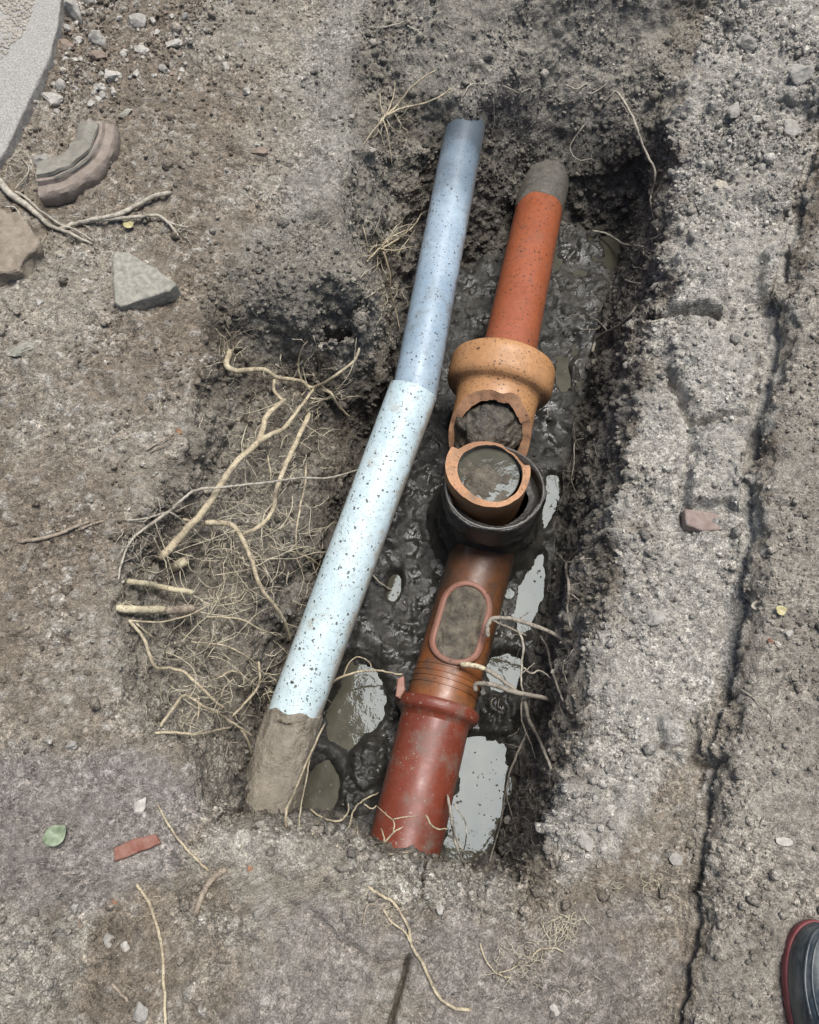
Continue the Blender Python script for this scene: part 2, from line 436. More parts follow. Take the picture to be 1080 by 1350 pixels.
# straight joint between the buried paving slabs, and cracks in the ledge
def crack(line, wpx, dep):
    best = np.full(len(B), 1e9)
    for (x0, y0), (x1, y1) in zip(line[:-1], line[1:]):
        ex, ey = x1 - x0, y1 - y0
        t = np.clip(((qx - x0) * ex + (qy - y0) * ey) / (ex * ex + ey * ey), 0, 1)
        best = np.minimum(best, np.hypot(qx - x0 - ex * t, qy - y0 - ey * t))
    return -dep * sstep(wpx, wpx * .35, best + 1.2 * f40)
D += crack([(557,1146),(552,1190)], 4, .022) + crack([(540,1262),(527,1308),(512,1362),(500,1420)], 5.0, .06)
D += crack([(p[0] + 3, p[1]) for p in STEP_B], 6, .015)
D += m_ledge * .011 * fbm(B, 7, 3, 91)
D += crack([(858,420),(905,412),(945,418)], 6, .03) + crack([(880,490),(915,560),(932,555)], 7, .026) + crack([(905,960),(912,1000),(925,1010),(965,1003)], 5, .018) + crack([(870,985),(905,990)], 5, .015)
D += crack([(320,1215),(400,1195),(440,1235),(500,1275),(535,1265)], 9, .008)
D += crack([(925,560),(900,640),(905,690),(965,705)], 8, .010)
# flat trodden clods standing proud on the ledge
for pol, hgt in (([(918,565),(985,560),(1000,640),(985,670),(905,668),(905,610)], .028), ([(880,455),(960,440),(1000,470),(985,550),(925,548),(885,500)], .022), ([(880,330),(930,325),(955,370),(950,415),(890,408)], .03), ([(1003,345),(1030,330),(1040,400),(1000,405)], .028), ([(868,950),(905,945),(912,1000),(880,1002)], .02), ([(918,940),(965,930),(958,1000),(920,1003)], .02)):
    D += hgt * patch(pol, 5, 9, 19, 40)
D += rng.normal(0, .00035, len(D)) * (1 - .9 * m_floor) * (1 - .45 * smooth_)
beyond = sstep(0, .08, np.maximum(np.maximum(X0 - gx, gx - X1), np.maximum(Y0 - gy, gy - Y1)))   # coarse surroundings: gentle relief only
D = D * (1 - beyond) + beyond * .004 * low
V = B + NRM * D[:, None]

# colours of the soils themselves (linear albedo)
def C(*a): return np.array(a, np.float32)
def lerp(a, b, m): return a + (b - a) * m[:, None]
brown, grey, pale, purple, clayc, moist, mud = C(.315,.262,.200), C(.375,.345,.290), C(.56,.53,.47), C(.30,.268,.238), C(.36,.34,.295), C(.115,.106,.089), C(.027,.0255,.022)
n6 = fbm(B, 6, 4, 61); n22 = fbm(B, 22, 4, 62); n3_ = fbm(B, 2.6, 3, 63)
col = np.repeat(brown[None], len(B), 0)
col = lerp(col, grey, .6 * sstep(-.5, .6, n3_ + .35 * n22))
col = lerp(col, pale, .6 * sstep(.78, .97, v3 + .12 * n22) * sstep(-.3, .5, n6))
col = lerp(col, pale, .6 * sstep(.75, .98, v2_) * sstep(.75, .35, w2))
col = lerp(col, clayc, .85 * np.maximum(m_lclay, m_scrape))
col = lerp(col, C(.50,.475,.42), .85 * m_ledge)
col = lerp(col, C(.34,.315,.275), m_ledge * .6 * sstep(-.1, .6, n22))
col = lerp(col, C(.39,.355,.30), .8 * m_bank)
col = lerp(col, C(.25,.22,.18), .5 * m_bank * sstep(.0, .7, n6 + .5 * n22))
col = lerp(col, C(.47,.44,.375), .75 * np.maximum(m_nearrim, m_pale) * sstep(-.6, .3, n6 + .4 * n22))
col = lerp(col, purple, .7 * m_slab * sstep(-.5, .3, n6 + .3 * n22 + .15))
col = lerp(col, C(.33,.30,.275), .7 * m_disc)
col = lerp(col, C(.25,.225,.18), .6 * m_pit * (1 - m_moist))
col = lerp(col, moist, .8 * m_moist)
wetness = np.clip(.85 * m_floor + .35 * m_moist * sstep(-.3, .5, n6), 0, 1)
wetness = np.maximum(wetness, .4 * m_scrape)
col = lerp(col, mud, np.clip(m_floor * 1.0, 0, 1))
col *= np.clip(1 + .16 * n22 + .22 * n3_ * (1 - .5 * m_ledge), .5, 1.6)[:, None]
col *= (.82 + .36 * v3)[:, None]
col *= (.645 + .07 * m_ledge + .36 * m_floor)[:, None]
col = lerp(col, C(.215,.192,.158), beyond)
col = np.clip(col, .015, .7)

idx = np.arange(GH * GW).reshape(GH, GW)
FQ = np.stack([idx[:-1, :-1], idx[:-1, 1:], idx[1:, 1:], idx[1:, :-1]], -1).reshape(-1, 4)
fpit = m_pit[FQ].mean(1) > .5
ffl = m_floor[FQ].mean(1) > .5
for nm, sel in (('ground', ~fpit & ~ffl), ('trench_wall', fpit & ~ffl), ('trench_floor', ffl)):
    fq = FQ[sel]
    used, inv_ = np.unique(fq, return_inverse=True)
    me = mesh_np(nm, V[used], inv_.reshape(-1, 4), smooth=True)
    ca = me.color_attributes.new('soil_colour', 'FLOAT_COLOR', 'POINT')
    ca.data.foreach_set('color', np.concatenate([col[used], np.ones((len(used), 1), np.float32)], 1).astype(np.float32).ravel())
    wa = me.attributes.new('wetness', 'FLOAT', 'POINT')
    wa.data.foreach_set('value', wetness[used].astype(np.float32))
    tag(link(nm, me, M_soil), kind='structure')

# half-resolution copy of the relief for laying things on it
ii = np.arange(20, GH - 20, 2); jj = np.arange(20, GW - 20, 2)
VV = V.reshape(GH, GW, 3)[np.ix_(ii, jj)]
k_ = np.arange(len(ii) * len(jj)).reshape(len(ii), len(jj))
relief = BVHTree.FromPolygons(VV.reshape(-1, 3).tolist(), np.stack([k_[:-1, :-1], k_[:-1, 1:], k_[1:, 1:], k_[1:, :-1]], -1).reshape(-1, 4).tolist())

def G(px, py, lift=0.0):
    """point on the soil seen at this place of the photograph, raised by lift"""
    d = ray(px, py).normalized()
    h, n, _, _ = relief.ray_cast(CAM, d)
    if h is None: h = P(px, py, 0)
    return h - d * lift

def drop(x, y):
    h, n, _, _ = relief.ray_cast(Vector((x, y, 2)), dn)
    return (h, n) if h is not None else (Vector((x, y, 0)), Vector((0, 0, 1)))

# ------------------------------------------------------------------ standing water
M_water, t, b = nt('muddy_water')
co = N(t, 'ShaderNodeTexCoord').outputs['Object']
nz = N(t, 'ShaderNodeTexNoise', i_Scale=26.0, i_Detail=3.0); t.links.new(co, nz.inputs['Vector'])
t.links.new(ramp(t, nz.outputs[0], [(.35, (.050,.047,.034,1)), (.65, (.075,.070,.052,1))]).outputs[0], b.inputs['Base Color'])
b.inputs['Roughness'].default_value = .02
b.inputs['Specular Tint'].default_value = (.86, .95, 1.0, 1)
b.inputs['IOR'].default_value = 1.33
b.inputs['Specular IOR Level'].default_value = .32
bu = N(t, 'ShaderNodeBump', i_Strength=.17, i_Distance=.002); nz2 = N(t, 'ShaderNodeTexNoise', i_Scale=45.0, i_Detail=4.0)
t.links.new(co, nz2.inputs['Vector']); t.links.new(nz2.outputs[0], bu.inputs['Height']); t.links.new(bu.outputs[0], b.inputs['Normal'])
WL = -.438
wpoly = [P(p[0], p[1], WL) for p in BASE_R + BASE_F[:1] + BASE_F[-1:] + BASE_L + BASE_N]
cxw = sum(p.x for p in wpoly) / len(wpoly); cyw = sum(p.y for p in wpoly) / len(wpoly)
me = bpy.data.meshes.new('muddy_water')
me.from_pydata([(cxw + (p.x - cxw) * 1.06, cyw + (p.y - cyw) * 1.02, WL) for p in wpoly], [], [list(range(len(wpoly)))])
tag(link('muddy_water', me, M_water), kind='structure')
# mud crumbs and bubbles floating on it
wsel = np.where((hol > .6) & (m_floor > .6))[0]
wpick = wsel[rng.integers(0, len(wsel), 420)]
fl_v, fl_f = [], []
for n_, i_ in enumerate(wpick):
    r_f = .0007 + .0036 * rng.random() ** 4
    a0_ = rng.random() * 6
    for k in range(6): fl_v.append((V[i_, 0] + r_f * math.cos(a0_ + k * 1.0472) * rng.uniform(.5, 1.4), V[i_, 1] + r_f * math.sin(a0_ + k * 1.0472) * rng.uniform(.5, 1.4), WL - .0004))
    fl_v.append((V[i_, 0], V[i_, 1], WL + r_f * .5))
    fl_f += [(n_ * 7 + k, n_ * 7 + (k + 1) % 6, n_ * 7 + 6) for k in range(6)]
FLOAT = (fl_v, fl_f)

# ------------------------------------------------------------------ pipe materials
def pipe_material(name, base, base2, rough, speck=(.03, .026, .02, 1), speck_amt=.5, speck_scale=150.0, dirt=(.16, .145, .12, 1), dirt_lo=.60, dirt_hi=.72, coat=0.0, patch_scale=5.0, mid=None, bump=.0006):
    m, t, b = nt(name); L = t.links.new
    co = N(t, 'ShaderNodeTexCoord').outputs['Object']
    n1 = N(t, 'ShaderNodeTexNoise', i_Scale=patch_scale, i_Detail=7.0, i_Roughness=.62); L(co, n1.inputs['Vector'])
    c = ramp(t, n1.outputs[0], [(.36, base), (.62, base2)]).outputs[0]
    n0 = N(t, 'ShaderNodeTexNoise', i_Scale=90.0, i_Detail=6.0, i_Roughness=.7); L(co, n0.inputs['Vector'])
    c = mixc(t, 1.0, c, ramp(t, n0.outputs[0], [(.3, g(.86)), (.7, g(1.12))]).outputs[0], 'MULTIPLY')
    # smeared dirt
    n2 = N(t, 'ShaderNodeTexNoise', i_Scale=16.0, i_Detail=8.0, i_Roughness=.65); L(co, n2.inputs['Vector'])
    dm = ramp(t, n2.outputs[0], [(dirt_lo, g(0)), (dirt_hi, g(.75))])
    c = mixc(t, dm.outputs[0], c, dirt)
    # splashes of mud: three sizes of flecks, warped so that no two are alike
    wob = N(t, 'ShaderNodeTexNoise', i_Scale=speck_scale * 1.3, i_Detail=2.0); L(co, wob.inputs['Vector'])
    add = N(t, 'ShaderNodeVectorMath', operation='MULTIPLY_ADD'); L(wob.outputs['Color'], add.inputs[0]); add.inputs[1].default_value = (.009, .009, .009); L(co, add.inputs[2])
    pres = N(t, 'ShaderNodeTexNoise', i_Scale=11.0, i_Detail=3.0); L(co, pres.inputs['Vector'])
    for sc, thr, pick in ((speck_scale, .23, .80), (speck_scale * .62, .18, .90), (speck_scale * 1.9, .22, .70), (speck_scale * .36, .09, .90)):
        vo = N(t, 'ShaderNodeTexVoronoi', i_Scale=sc); L(add.outputs[0], vo.inputs['Vector'])
        sep = N(t, 'ShaderNodeSeparateColor'); L(vo.outputs['Color'], sep.inputs[0])
        sz = N(t, 'ShaderNodeMath', operation='MULTIPLY'); L(sep.outputs[1], sz.inputs[0]); sz.inputs[1].default_value = thr * 1.5
        a = N(t, 'ShaderNodeMath', operation='LESS_THAN'); L(vo.outputs['Distance'], a.inputs[0]); L(sz.outputs[0], a.inputs[1])
        pr = N(t, 'ShaderNodeMath', operation='MULTIPLY_ADD'); L(pres.outputs[0], pr.inputs[0]); pr.inputs[1].default_value = 1.3; L(sep.outputs[0], pr.inputs[2])
        g2 = N(t, 'ShaderNodeMath', operation='GREATER_THAN'); L(pr.outputs[0], g2.inputs[0]); g2.inputs[1].default_value = pick + .72 - .25 * speck_amt
        mu = N(t, 'ShaderNodeMath', operation='MULTIPLY'); L(a.outputs[0], mu.inputs[0]); L(g2.outputs[0], mu.inputs[1])
        mm = N(t, 'ShaderNodeMath', operation='MULTIPLY'); L(mu.outputs[0], mm.inputs[0]); mm.inputs[1].default_value = .92
        c = mixc(t, mm.outputs[0], c, speck)
    L(c, b.inputs['Base Color'])
    rr = ramp(t, n2.outputs[0], [(.35, g(rough)), (dirt_hi, g(min(1, rough + .35)))]); L(rr.outputs[0], b.inputs['Roughness'])
    b.inputs['Coat Weight'].default_value = coat; b.inputs['Coat Roughness'].default_value = .12
    bu = N(t, 'ShaderNodeBump', i_Strength=.5, i_Distance=bump); L(n0.outputs[0], bu.inputs['Height']); L(bu.outputs[0], b.inputs['Normal'])
    return m

def plain_material(name, c0, c1, scale, rough, bump=.003, bscale=None, spec=.5, detail=8.0, strength=.7):
    m, t, b = nt(name); L = t.links.new
    co = N(t, 'ShaderNodeTexCoord').outputs['Object']
    n1 = N(t, 'ShaderNodeTexNoise', i_Scale=scale, i_Detail=detail, i_Roughness=.68); L(co, n1.inputs['Vector'])
    L(ramp(t, n1.outputs[0], [(.32, c0), (.68, c1)]).outputs[0], b.inputs['Base Color'])
    n2 = N(t, 'ShaderNodeTexNoise', i_Scale=bscale or scale * 2.5, i_Detail=6.0, i_Roughness=.65); L(co, n2.inputs['Vector'])
    bu = N(t, 'ShaderNodeBump', i_Strength=strength, i_Distance=bump); L(n2.outputs[0], bu.inputs['Height']); L(bu.outputs[0], b.inputs['Normal'])
    b.inputs['Roughness'].default_value = rough
    b.inputs['Specular IOR Level'].default_value = spec
    return m

M_greypipe = pipe_material('grey_plastic', (.235,.31,.37,1), (.33,.41,.47,1), .30, speck_amt=1.1, dirt=(.15,.155,.14,1), dirt_lo=.52, dirt_hi=.72)
M_whitepipe = pipe_material('white_plastic', (.42,.53,.55,1), (.52,.62,.635,1), .36, speck=(.06,.05,.038,1), speck_amt=1.6, dirt=(.30,.255,.18,1), dirt_lo=.58, dirt_hi=.74, speck_scale=125.0)
M_redpipe = pipe_material('terracotta_pipe', (.235,.066,.028,1), (.29,.086,.038,1), .27, speck_amt=1.5, dirt=(.13,.06,.038,1), dirt_lo=.56, dirt_hi=.76)
M_tan = pipe_material('tan_glazed_clay', (.37,.185,.075,1), (.44,.23,.10,1), .42, speck=(.05,.028,.018,1), speck_amt=1.7, dirt=(.19,.10,.05,1), dirt_lo=.50, dirt_hi=.8)
M_biscuit = pipe_material('broken_clay', (.38,.20,.105,1), (.45,.25,.14,1), .85, speck=(.05,.025,.015,1), speck_amt=.8, speck_scale=210.0, dirt=(.17,.125,.085,1), dirt_lo=.52, dirt_hi=.66, bump=.003)
M_brownpipe = pipe_material('brown_glazed_clay', (.175,.060,.018,1), (.23,.082,.026,1), .28, speck_amt=.3, speck=(.05,.02,.012,1), dirt=(.055,.04,.028,1), dirt_lo=.50, dirt_hi=.68)
M_redbarrel = pipe_material('red_glazed_clay', (.130,.028,.015,1), (.17,.040,.022,1), .3, speck_amt=.12, speck=(.24,.17,.13,1), dirt=(.15,.115,.09,1), dirt_lo=.52, dirt_hi=.68)
M_dark = plain_material('wet_black_clay', (.018,.017,.016,1), (.045,.042,.036,1), 24, .28, .004, 60)
M_darkrim = plain_material('grey_wet_clay', (.06,.057,.05,1), (.15,.14,.12,1), 40, .35, .002, 120)
M_oval = pipe_material('pink_clay_rim', (.22,.10,.068,1), (.27,.135,.10,1), .5, speck_amt=.5, dirt=(.16,.1,.07,1), dirt_lo=.5, dirt_hi=.7)
M_silt = plain_material('grey_silt', (.035,.028,.019,1), (.15,.125,.088,1), 48, .5, .012, 70)
M_siltdark = plain_material('dark_silt', (.014,.012,.009,1), (.12,.103,.076,1), 75, .4, .014, 60)
M_mudcoat = plain_material('mud_coat', (.17,.148,.112,1), (.29,.255,.20,1), 40, .27, .012, 60, strength=1.0)
M_mudgrey = plain_material('grey_mud_coat', (.06,.055,.046,1), (.135,.124,.102,1), 45, .5, .006, 110)

# dark tarry stain on the far end of the grey plastic, and soil rubbed along the pipes' flanks
def stain(mat, p, lo, hi, colr, amt):
    t = mat.node_tree; L = t.links.new; b = t.nodes['Principled BSDF']
    co = N(t, 'ShaderNodeTexCoord').outputs['Object']
    d = N(t, 'ShaderNodeVectorMath', operation='DISTANCE'); L(co, d.inputs[0]); d.inputs[1].default_value = tuple(p)
    n = N(t, 'ShaderNodeTexNoise', i_Scale=9.0, i_Detail=6.0, i_Roughness=.65); L(co, n.inputs['Vector'])
    ma = N(t, 'ShaderNodeMath', operation='MULTIPLY_ADD'); L(n.outputs[0], ma.inputs[0]); ma.inputs[1].default_value = .34; L(d.outputs['Value'], ma.inputs[2])
    r = ramp(t, ma.outputs[0], [(lo, g(amt)), (hi, g(0))])
    src = b.inputs['Base Color'].links[0].from_socket
    L(mixc(t, r.outputs[0], src, colr), b.inputs['Base Color'])
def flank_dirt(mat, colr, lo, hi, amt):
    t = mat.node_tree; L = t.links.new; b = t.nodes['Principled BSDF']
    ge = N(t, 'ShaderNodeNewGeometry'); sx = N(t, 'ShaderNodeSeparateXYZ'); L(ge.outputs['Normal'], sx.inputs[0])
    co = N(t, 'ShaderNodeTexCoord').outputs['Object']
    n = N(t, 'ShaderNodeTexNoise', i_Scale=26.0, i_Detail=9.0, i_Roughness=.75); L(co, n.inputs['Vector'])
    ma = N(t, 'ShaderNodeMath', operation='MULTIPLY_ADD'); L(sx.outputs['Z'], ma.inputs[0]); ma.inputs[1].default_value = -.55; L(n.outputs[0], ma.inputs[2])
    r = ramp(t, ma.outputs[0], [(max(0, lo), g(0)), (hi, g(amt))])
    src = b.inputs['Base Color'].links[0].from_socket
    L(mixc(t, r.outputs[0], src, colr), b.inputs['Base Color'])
stain(M_greypipe, P(618, 138, -.135), .30, .56, (.05, .065, .08, 1), .9)
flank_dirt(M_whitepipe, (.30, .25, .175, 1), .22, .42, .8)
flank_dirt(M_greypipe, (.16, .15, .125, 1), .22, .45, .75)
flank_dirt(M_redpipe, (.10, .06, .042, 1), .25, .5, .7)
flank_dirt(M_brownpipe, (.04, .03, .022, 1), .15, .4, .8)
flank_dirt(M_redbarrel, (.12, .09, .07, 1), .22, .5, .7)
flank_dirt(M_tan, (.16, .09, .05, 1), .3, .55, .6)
stain(M_brownpipe, P(640, 700, -.36), .24, .44, (.02, .017, .013, 1), .9)

# ------------------------------------------------------------------ pipe shapes
def basis(axis):
    a = Vector(axis).normalized()
    up = Vector((0, 0, 1)) if abs(a.z) < .95 else Vector((0, 1, 0))
    r = a.cross(up).normalized()
    return a, r, r.cross(a).normalized()

def lathe(prof, origin, axis, seg=72, closed=False, wob=0.0, seed=0, cap0=False, cap1=False, endcut=None):
    """turn a profile of (along, radius) about the axis"""
    a, r, u = basis(axis)
    prof = [tuple(p) for p in prof]
    ang = np.linspace(0, 2 * math.pi, seg, endpoint=False)
    V_ = []
    for (s, rad) in prof:
        for k in ang:
            dd = r * math.cos(k) + u * math.sin(k)
            V_.append(Vector(origin) + a * s + dd * rad)
    if wob:
        V_ = [v + (v - (Vector(origin) + a * (v - Vector(origin)).dot(a))).normalized() * wob * (mnoise.fractal(v * 22 + Vector((seed, 0, 0)), .8, 2.1, 5)) for v in V_]
    F_ = []
    n = len(prof)
    for i in range(n if closed else n - 1):
        i2 = (i + 1) % n
        for k in range(seg):
            k2 = (k + 1) % seg
            F_.append((i * seg + k, i * seg + k2, i2 * seg + k2, i2 * seg + k))
    me = bpy.data.meshes.new('lathe')
    faces = [tuple(reversed(f)) for f in F_]
    if cap0: faces.append(tuple(range(seg)))
    if cap1: faces.append(tuple(reversed(range((n - 1) * seg, n * seg))))
    me.from_pydata([tuple(v) for v in V_], [], faces)
    me.polygons.foreach_set('use_smooth', [True] * len(me.polygons))
    me.update()
    bm = bmesh.new(); bm.from_mesh(me); bmesh.ops.recalc_face_normals(bm, faces=bm.faces)
    for ed in bm.edges:
        if len(ed.link_faces) == 2 and ed.calc_face_angle(0) > .7: ed.smooth = False
    bm.to_mesh(me); bm.free()
    return me

def rings(p0, p1, n): return np.linspace(0, (p1 - p0).length, n)

def straight(p0, p1, r0, n=24, r1=None):
    r1 = r1 or r0
    L_ = (p1 - p0).length
    return [(L_ * k / (n - 1), r0 + (r1 - r0) * k / (n - 1)) for k in range(n)]

# grey and white plastic drain
gA, gB = P(617, 150, -.135), P(548, 512, -.175)
wB, wC, wD = P(545, 516, -.172), P(388, 940, -.315), P(342, 1100, -.325)
t_ = thing('plastic_drain_pipe', wC, 'long mud-spattered plastic pipe, grey at its far half and white nearer', 'pipe')
R_G, R_W = .0478, .0525
me = lathe([(s, R_G) for s, _ in straight(gA, gB + (gB - gA).normalized() * .03, R_G, 40)], gA, gB - gA)
tag(link('grey_section', me, M_greypipe, t_), 'blue-grey plastic half of the pipe')
a_ = (wB - wC).normalized()
Lw = (wB - wC).length
prof = [(-.08, R_W), (0, R_W)] + [(Lw * k / 30, R_W) for k in range(1, 31)] + [(Lw + .001, R_W - .0015), (Lw + .0012, R_G + .0006), (Lw - .04, R_G + .0006)]
me = lathe(prof, wC, wB - wC)
tag(link('white_section', me, M_whitepipe, t_), 'white plastic half, flecked with mud')
LM = (wC - wD).length
prof = [(s * (LM + .03) - .03, R_W + .0034 + .010 * (1 - s) ** 2) for s in np.linspace(0, 1, 44)] + [(LM + .001, R_W - .001)]
me = lathe(prof, wD, wC - wD, 110, wob=.0055, seed=3)
# the mud reaches up the pipe with an uneven edge
for v in me.vertices:
    s = (v.co - wD).dot((wC - wD).normalized())
    c_ = wD + (wC - wD).normalized() * s; dr = v.co - c_
    if s < LM - .004 and dr.length < R_W + .0014: v.co = c_ + dr.normalized() * (R_W + .0014)
    if s > LM - .02: v.co += (wC - wD).normalized() * .020 * mnoise.noise((v.co - (wC - wD).normalized() * s) * 26)
tag(link('mud_coating', me, M_mudcoat, t_), 'wet brown mud plastered over the near end')
me = lathe([(-.05, R_G + .003), (.01, R_G + .003), (.028, R_G + .002), (.04, R_G + .0012), (.042, R_G)], gA, gB - gA, 72, wob=.003, seed=5)
tag(link('mud_coating', me, M_mudgrey, t_), 'thin grey mud where the pipe enters the bank')

# upper red pipe
rA, rB = P(728, 195, -.385), P(675, 446, -.225)
R_R = .0605
rdir = (rB - rA).normalized()
t_ = thing('terracotta_pipe', rA, 'orange-red flecked pipe running from the far bank into the tan socket', 'pipe')
link('barrel', lathe([(s, R_R) for s, _ in straight(rA, rB + rdir * .10, R_R, 30)], rA, rdir), M_redpipe, t_)
Lr = (P(711, 288, -.34) - rA).length
me = lathe([(-.10, R_R + .006), (Lr * .5, R_R + .005), (Lr * .9, R_R + .003), (Lr, R_R + .0015), (Lr + .002, R_R - .001)], rA, rdir, 72, wob=.003, seed=9)
for v in me.vertices:
    s = (v.co - rA).dot(rdir)
    if s > Lr * .95: v.co += rdir * (.014 * mnoise.noise((v.co - rdir * s) * 22))
tag(link('mud_coating', me, M_mudgrey, t_), 'grey mud sleeve at the far end of the pipe')

# broken tan socket: collar, shoulder and a neck snapped off aslant
sA = P(665, 476, -.231); sdir = (P(640, 600, -.255) - sA).normalized()
t_ = thing('broken_socket', sA, 'tan glazed socket with a snapped-off neck full of mud', 'pipe fitting')
R_S, R_N, R_I = .117, .0895, .070
def crv(pts, n=5):
    out = []
    for a, b in zip(pts[:-1], pts[1:]):
        out += [tuple(a[i] + (b[i] - a[i]) * k / n for i in (0, 1)) for k in range(n)]
    return out + [pts[-1]]
prof = [(.012, R_R + .002), (.004, R_R + .006), (0, R_R + .02), (-.002, R_S - .022), (.001, R_S - .012), (.007, R_S - .004), (.016, R_S), (.045, R_S + .001), (.064, R_S), (.073, R_S - .003), (.079, R_S - .008), (.083, R_S - .015), (.086, R_N + .007), (.091, R_N + .003), (.099, R_N + .001), (.110, R_N)]
link('collar', lathe(crv(prof, 3), sA, sdir, 96), M_tan, t_)
# neck: shell whose end follows a slanted, ragged break
seg = 96
a_, r_, u_ = basis(sdir)
cut_n = (CAM - P(648, 560, -.2)).normalized() * .80 + sdir * .60
cut_n.normalize()
cut_p = P(650, 523, -.17)
V_, F_ = [], []
def to_cut(k, rad):
    o = sA + (r_ * math.cos(k) + u_ * math.sin(k)) * rad
    s = (cut_p - o).dot(cut_n) / sdir.dot(cut_n)
    s += .012 * mnoise.noise(o * 26 + Vector((3, 0, 0))) + .004 * mnoise.noise(o * 70) + .0025 * mnoise.noise(o * 190)
    return o, min(max(s, .09), .255)
NL = 8
for layer in range(2):
    rad = R_N if layer == 0 else R_I
    for i in range(NL + 1):
        for k in range(seg):
            o, s = to_cut(2 * math.pi * k / seg, rad)
            st_ = .085
            V_.append(o + sdir * (st_ + (s - st_) * i / NL))
def vid(layer, i, k): return (layer * (NL + 1) + i) * seg + k % seg
outer, inner, face = [], [], []
for k in range(seg):
    for i in range(NL):
        outer.append((vid(0, i, k), vid(0, i, k + 1), vid(0, i + 1, k + 1), vid(0, i + 1, k)))
        inner.append((vid(1, i, k), vid(1, i + 1, k), vid(1, i + 1, k + 1), vid(1, i, k + 1)))
    face.append((vid(0, NL, k), vid(0, NL, k + 1), vid(1, NL, k + 1), vid(1, NL, k)))
def shell(name, faces, mat, parent, smooth=True):
    me = bpy.data.meshes.new(name)
    us = sorted({i for f in faces for i in f}); mp = {i: n for n, i in enumerate(us)}
    me.from_pydata([tuple(V_[i]) for i in us], [], [tuple(mp[i] for i in f) for f in faces])
    bm = bmesh.new(); bm.from_mesh(me); bmesh.ops.recalc_face_normals(bm, faces=bm.faces); bm.to_mesh(me); bm.free()
    me.polygons.foreach_set('use_smooth', [smooth] * len(me.polygons))
    return link(name, me, mat, parent)
nk = shell('neck', outer, M_tan, t_)
tag(shell('broken_edge', face, M_biscuit, nk), 'rough snapped clay face')
tag(shell('neck_lining', inner, M_darkrim, nk), 'muddy inside of the neck')

def blob(name, center, rad, mat, seed=0, amp=.25, fq=3.0, subdiv=4, parent=None, rot=None):
    bm = bmesh.new()
    bmesh.ops.create_icosphere(bm, subdivisions=subdiv, radius=1)
    off = Vector((seed * 3.1, seed * 1.7, seed * .7))
    for v in bm.verts:
        d = 1 + amp * mnoise.fractal(v.co * fq * .6 + off, .9, 2.1, 5)
        v.co = v.co * d
    for v in bm.verts:
        v.co = Vector((v.co.x * rad[0], v.co.y * rad[1], v.co.z * rad[2]))
    if rot is not None: bm.transform(rot.to_4x4() if hasattr(rot, 'to_4x4') else rot)
    bmesh.ops.translate(bm, verts=bm.verts, vec=Vector(center))
    for f in bm.faces: f.smooth = True
    me = bpy.data.meshes.new(name); bm.to_mesh(me); bm.free()
    return link(name, me, mat, parent)

rotq = sdir.to_track_quat('Y', 'Z').to_matrix()
o = blob('mud_plug', P(645, 560, -.262), (.076, .095, .070), M_siltdark, 4, .15, 3.2, 6, rot=rotq)
tag(o, 'wet dark mud filling the mouth of the tan neck', 'mud', kind='stuff')

# upright dark socket on the lower drain, and the broken stub standing in it
jc = P(652, 642, -.184)
jax = Vector((0, math.sin(math.radians(9)), math.cos(math.radians(9))))
R_J = .1035
zb = -.37
stub_c = P(643, 619, -.165)
lA, lB = P(640, 715, -.365), P(579, 935, -.355)          # brown barrel axis
ldir = (lB - lA).normalized()
t_ = thing('inspection_junction', lA, 'brown glazed drain junction with an oval inspection frame and blackened upright socket', 'pipe fitting')
R_L = .0715
link('barrel', lathe([(-.10, .04), (-.08, R_L - .008)] + straight(lA - ldir * .07, lB + ldir * .03, R_L, 30)[0:0] + [(s - .07, R_L) for s in np.linspace(0, (lB - lA).length + .09, 34)], lA, ldir, 84), M_brownpipe, t_)
prof = [(zb - jc.z - .02, .094), (zb - jc.z + .02, .086), (-.10, .083), (-.085, .086), (-.075, .096), (-.068, R_J - .004), (-.055, R_J), (-.02, R_J + .001), (-.004, R_J), (0, R_J - .002), (.0005, R_J - .006), (-.003, R_J - .0095), (-.024, R_J - .011), (-.030, R_J - .018), (-.032, .072)]
us = link('upright_socket', lathe(crv(prof, 3), jc, jax, 96, wob=.0045, seed=2), M_dark, t_)
tag(link('mud_collar', lathe(crv([(-.085, .090), (-.10, .100), (-.125, .106), (-.16, .112), (-.20, .122), (-.26, .15)], 5), jc + Vector((0, .012, 0)), (0, 0, 1), 96, wob=.016, seed=12), M_dark, us), 'black mud caked round the foot of the socket')
tag(us, 'black mud-covered upright socket')
link('socket_rim', lathe([(.0002, R_J - .0015), (.0028, R_J - .003), (.003, R_J - .005), (.0005, R_J - .0065)], jc, jax, 96, wob=.0015, seed=8), M_darkrim, us)
# screw-like rings near the spigot end
for k, f in enumerate((.80, .835, .865, .90)):
    c = lA + (lB - lA) * f
    link('thread_ring', lathe([(-.0025, R_L - .001), (-.0012, R_L + .0016), (.0012, R_L + .0016), (.0025, R_L - .001)], c, ldir, 84), M_brownpipe, t_)
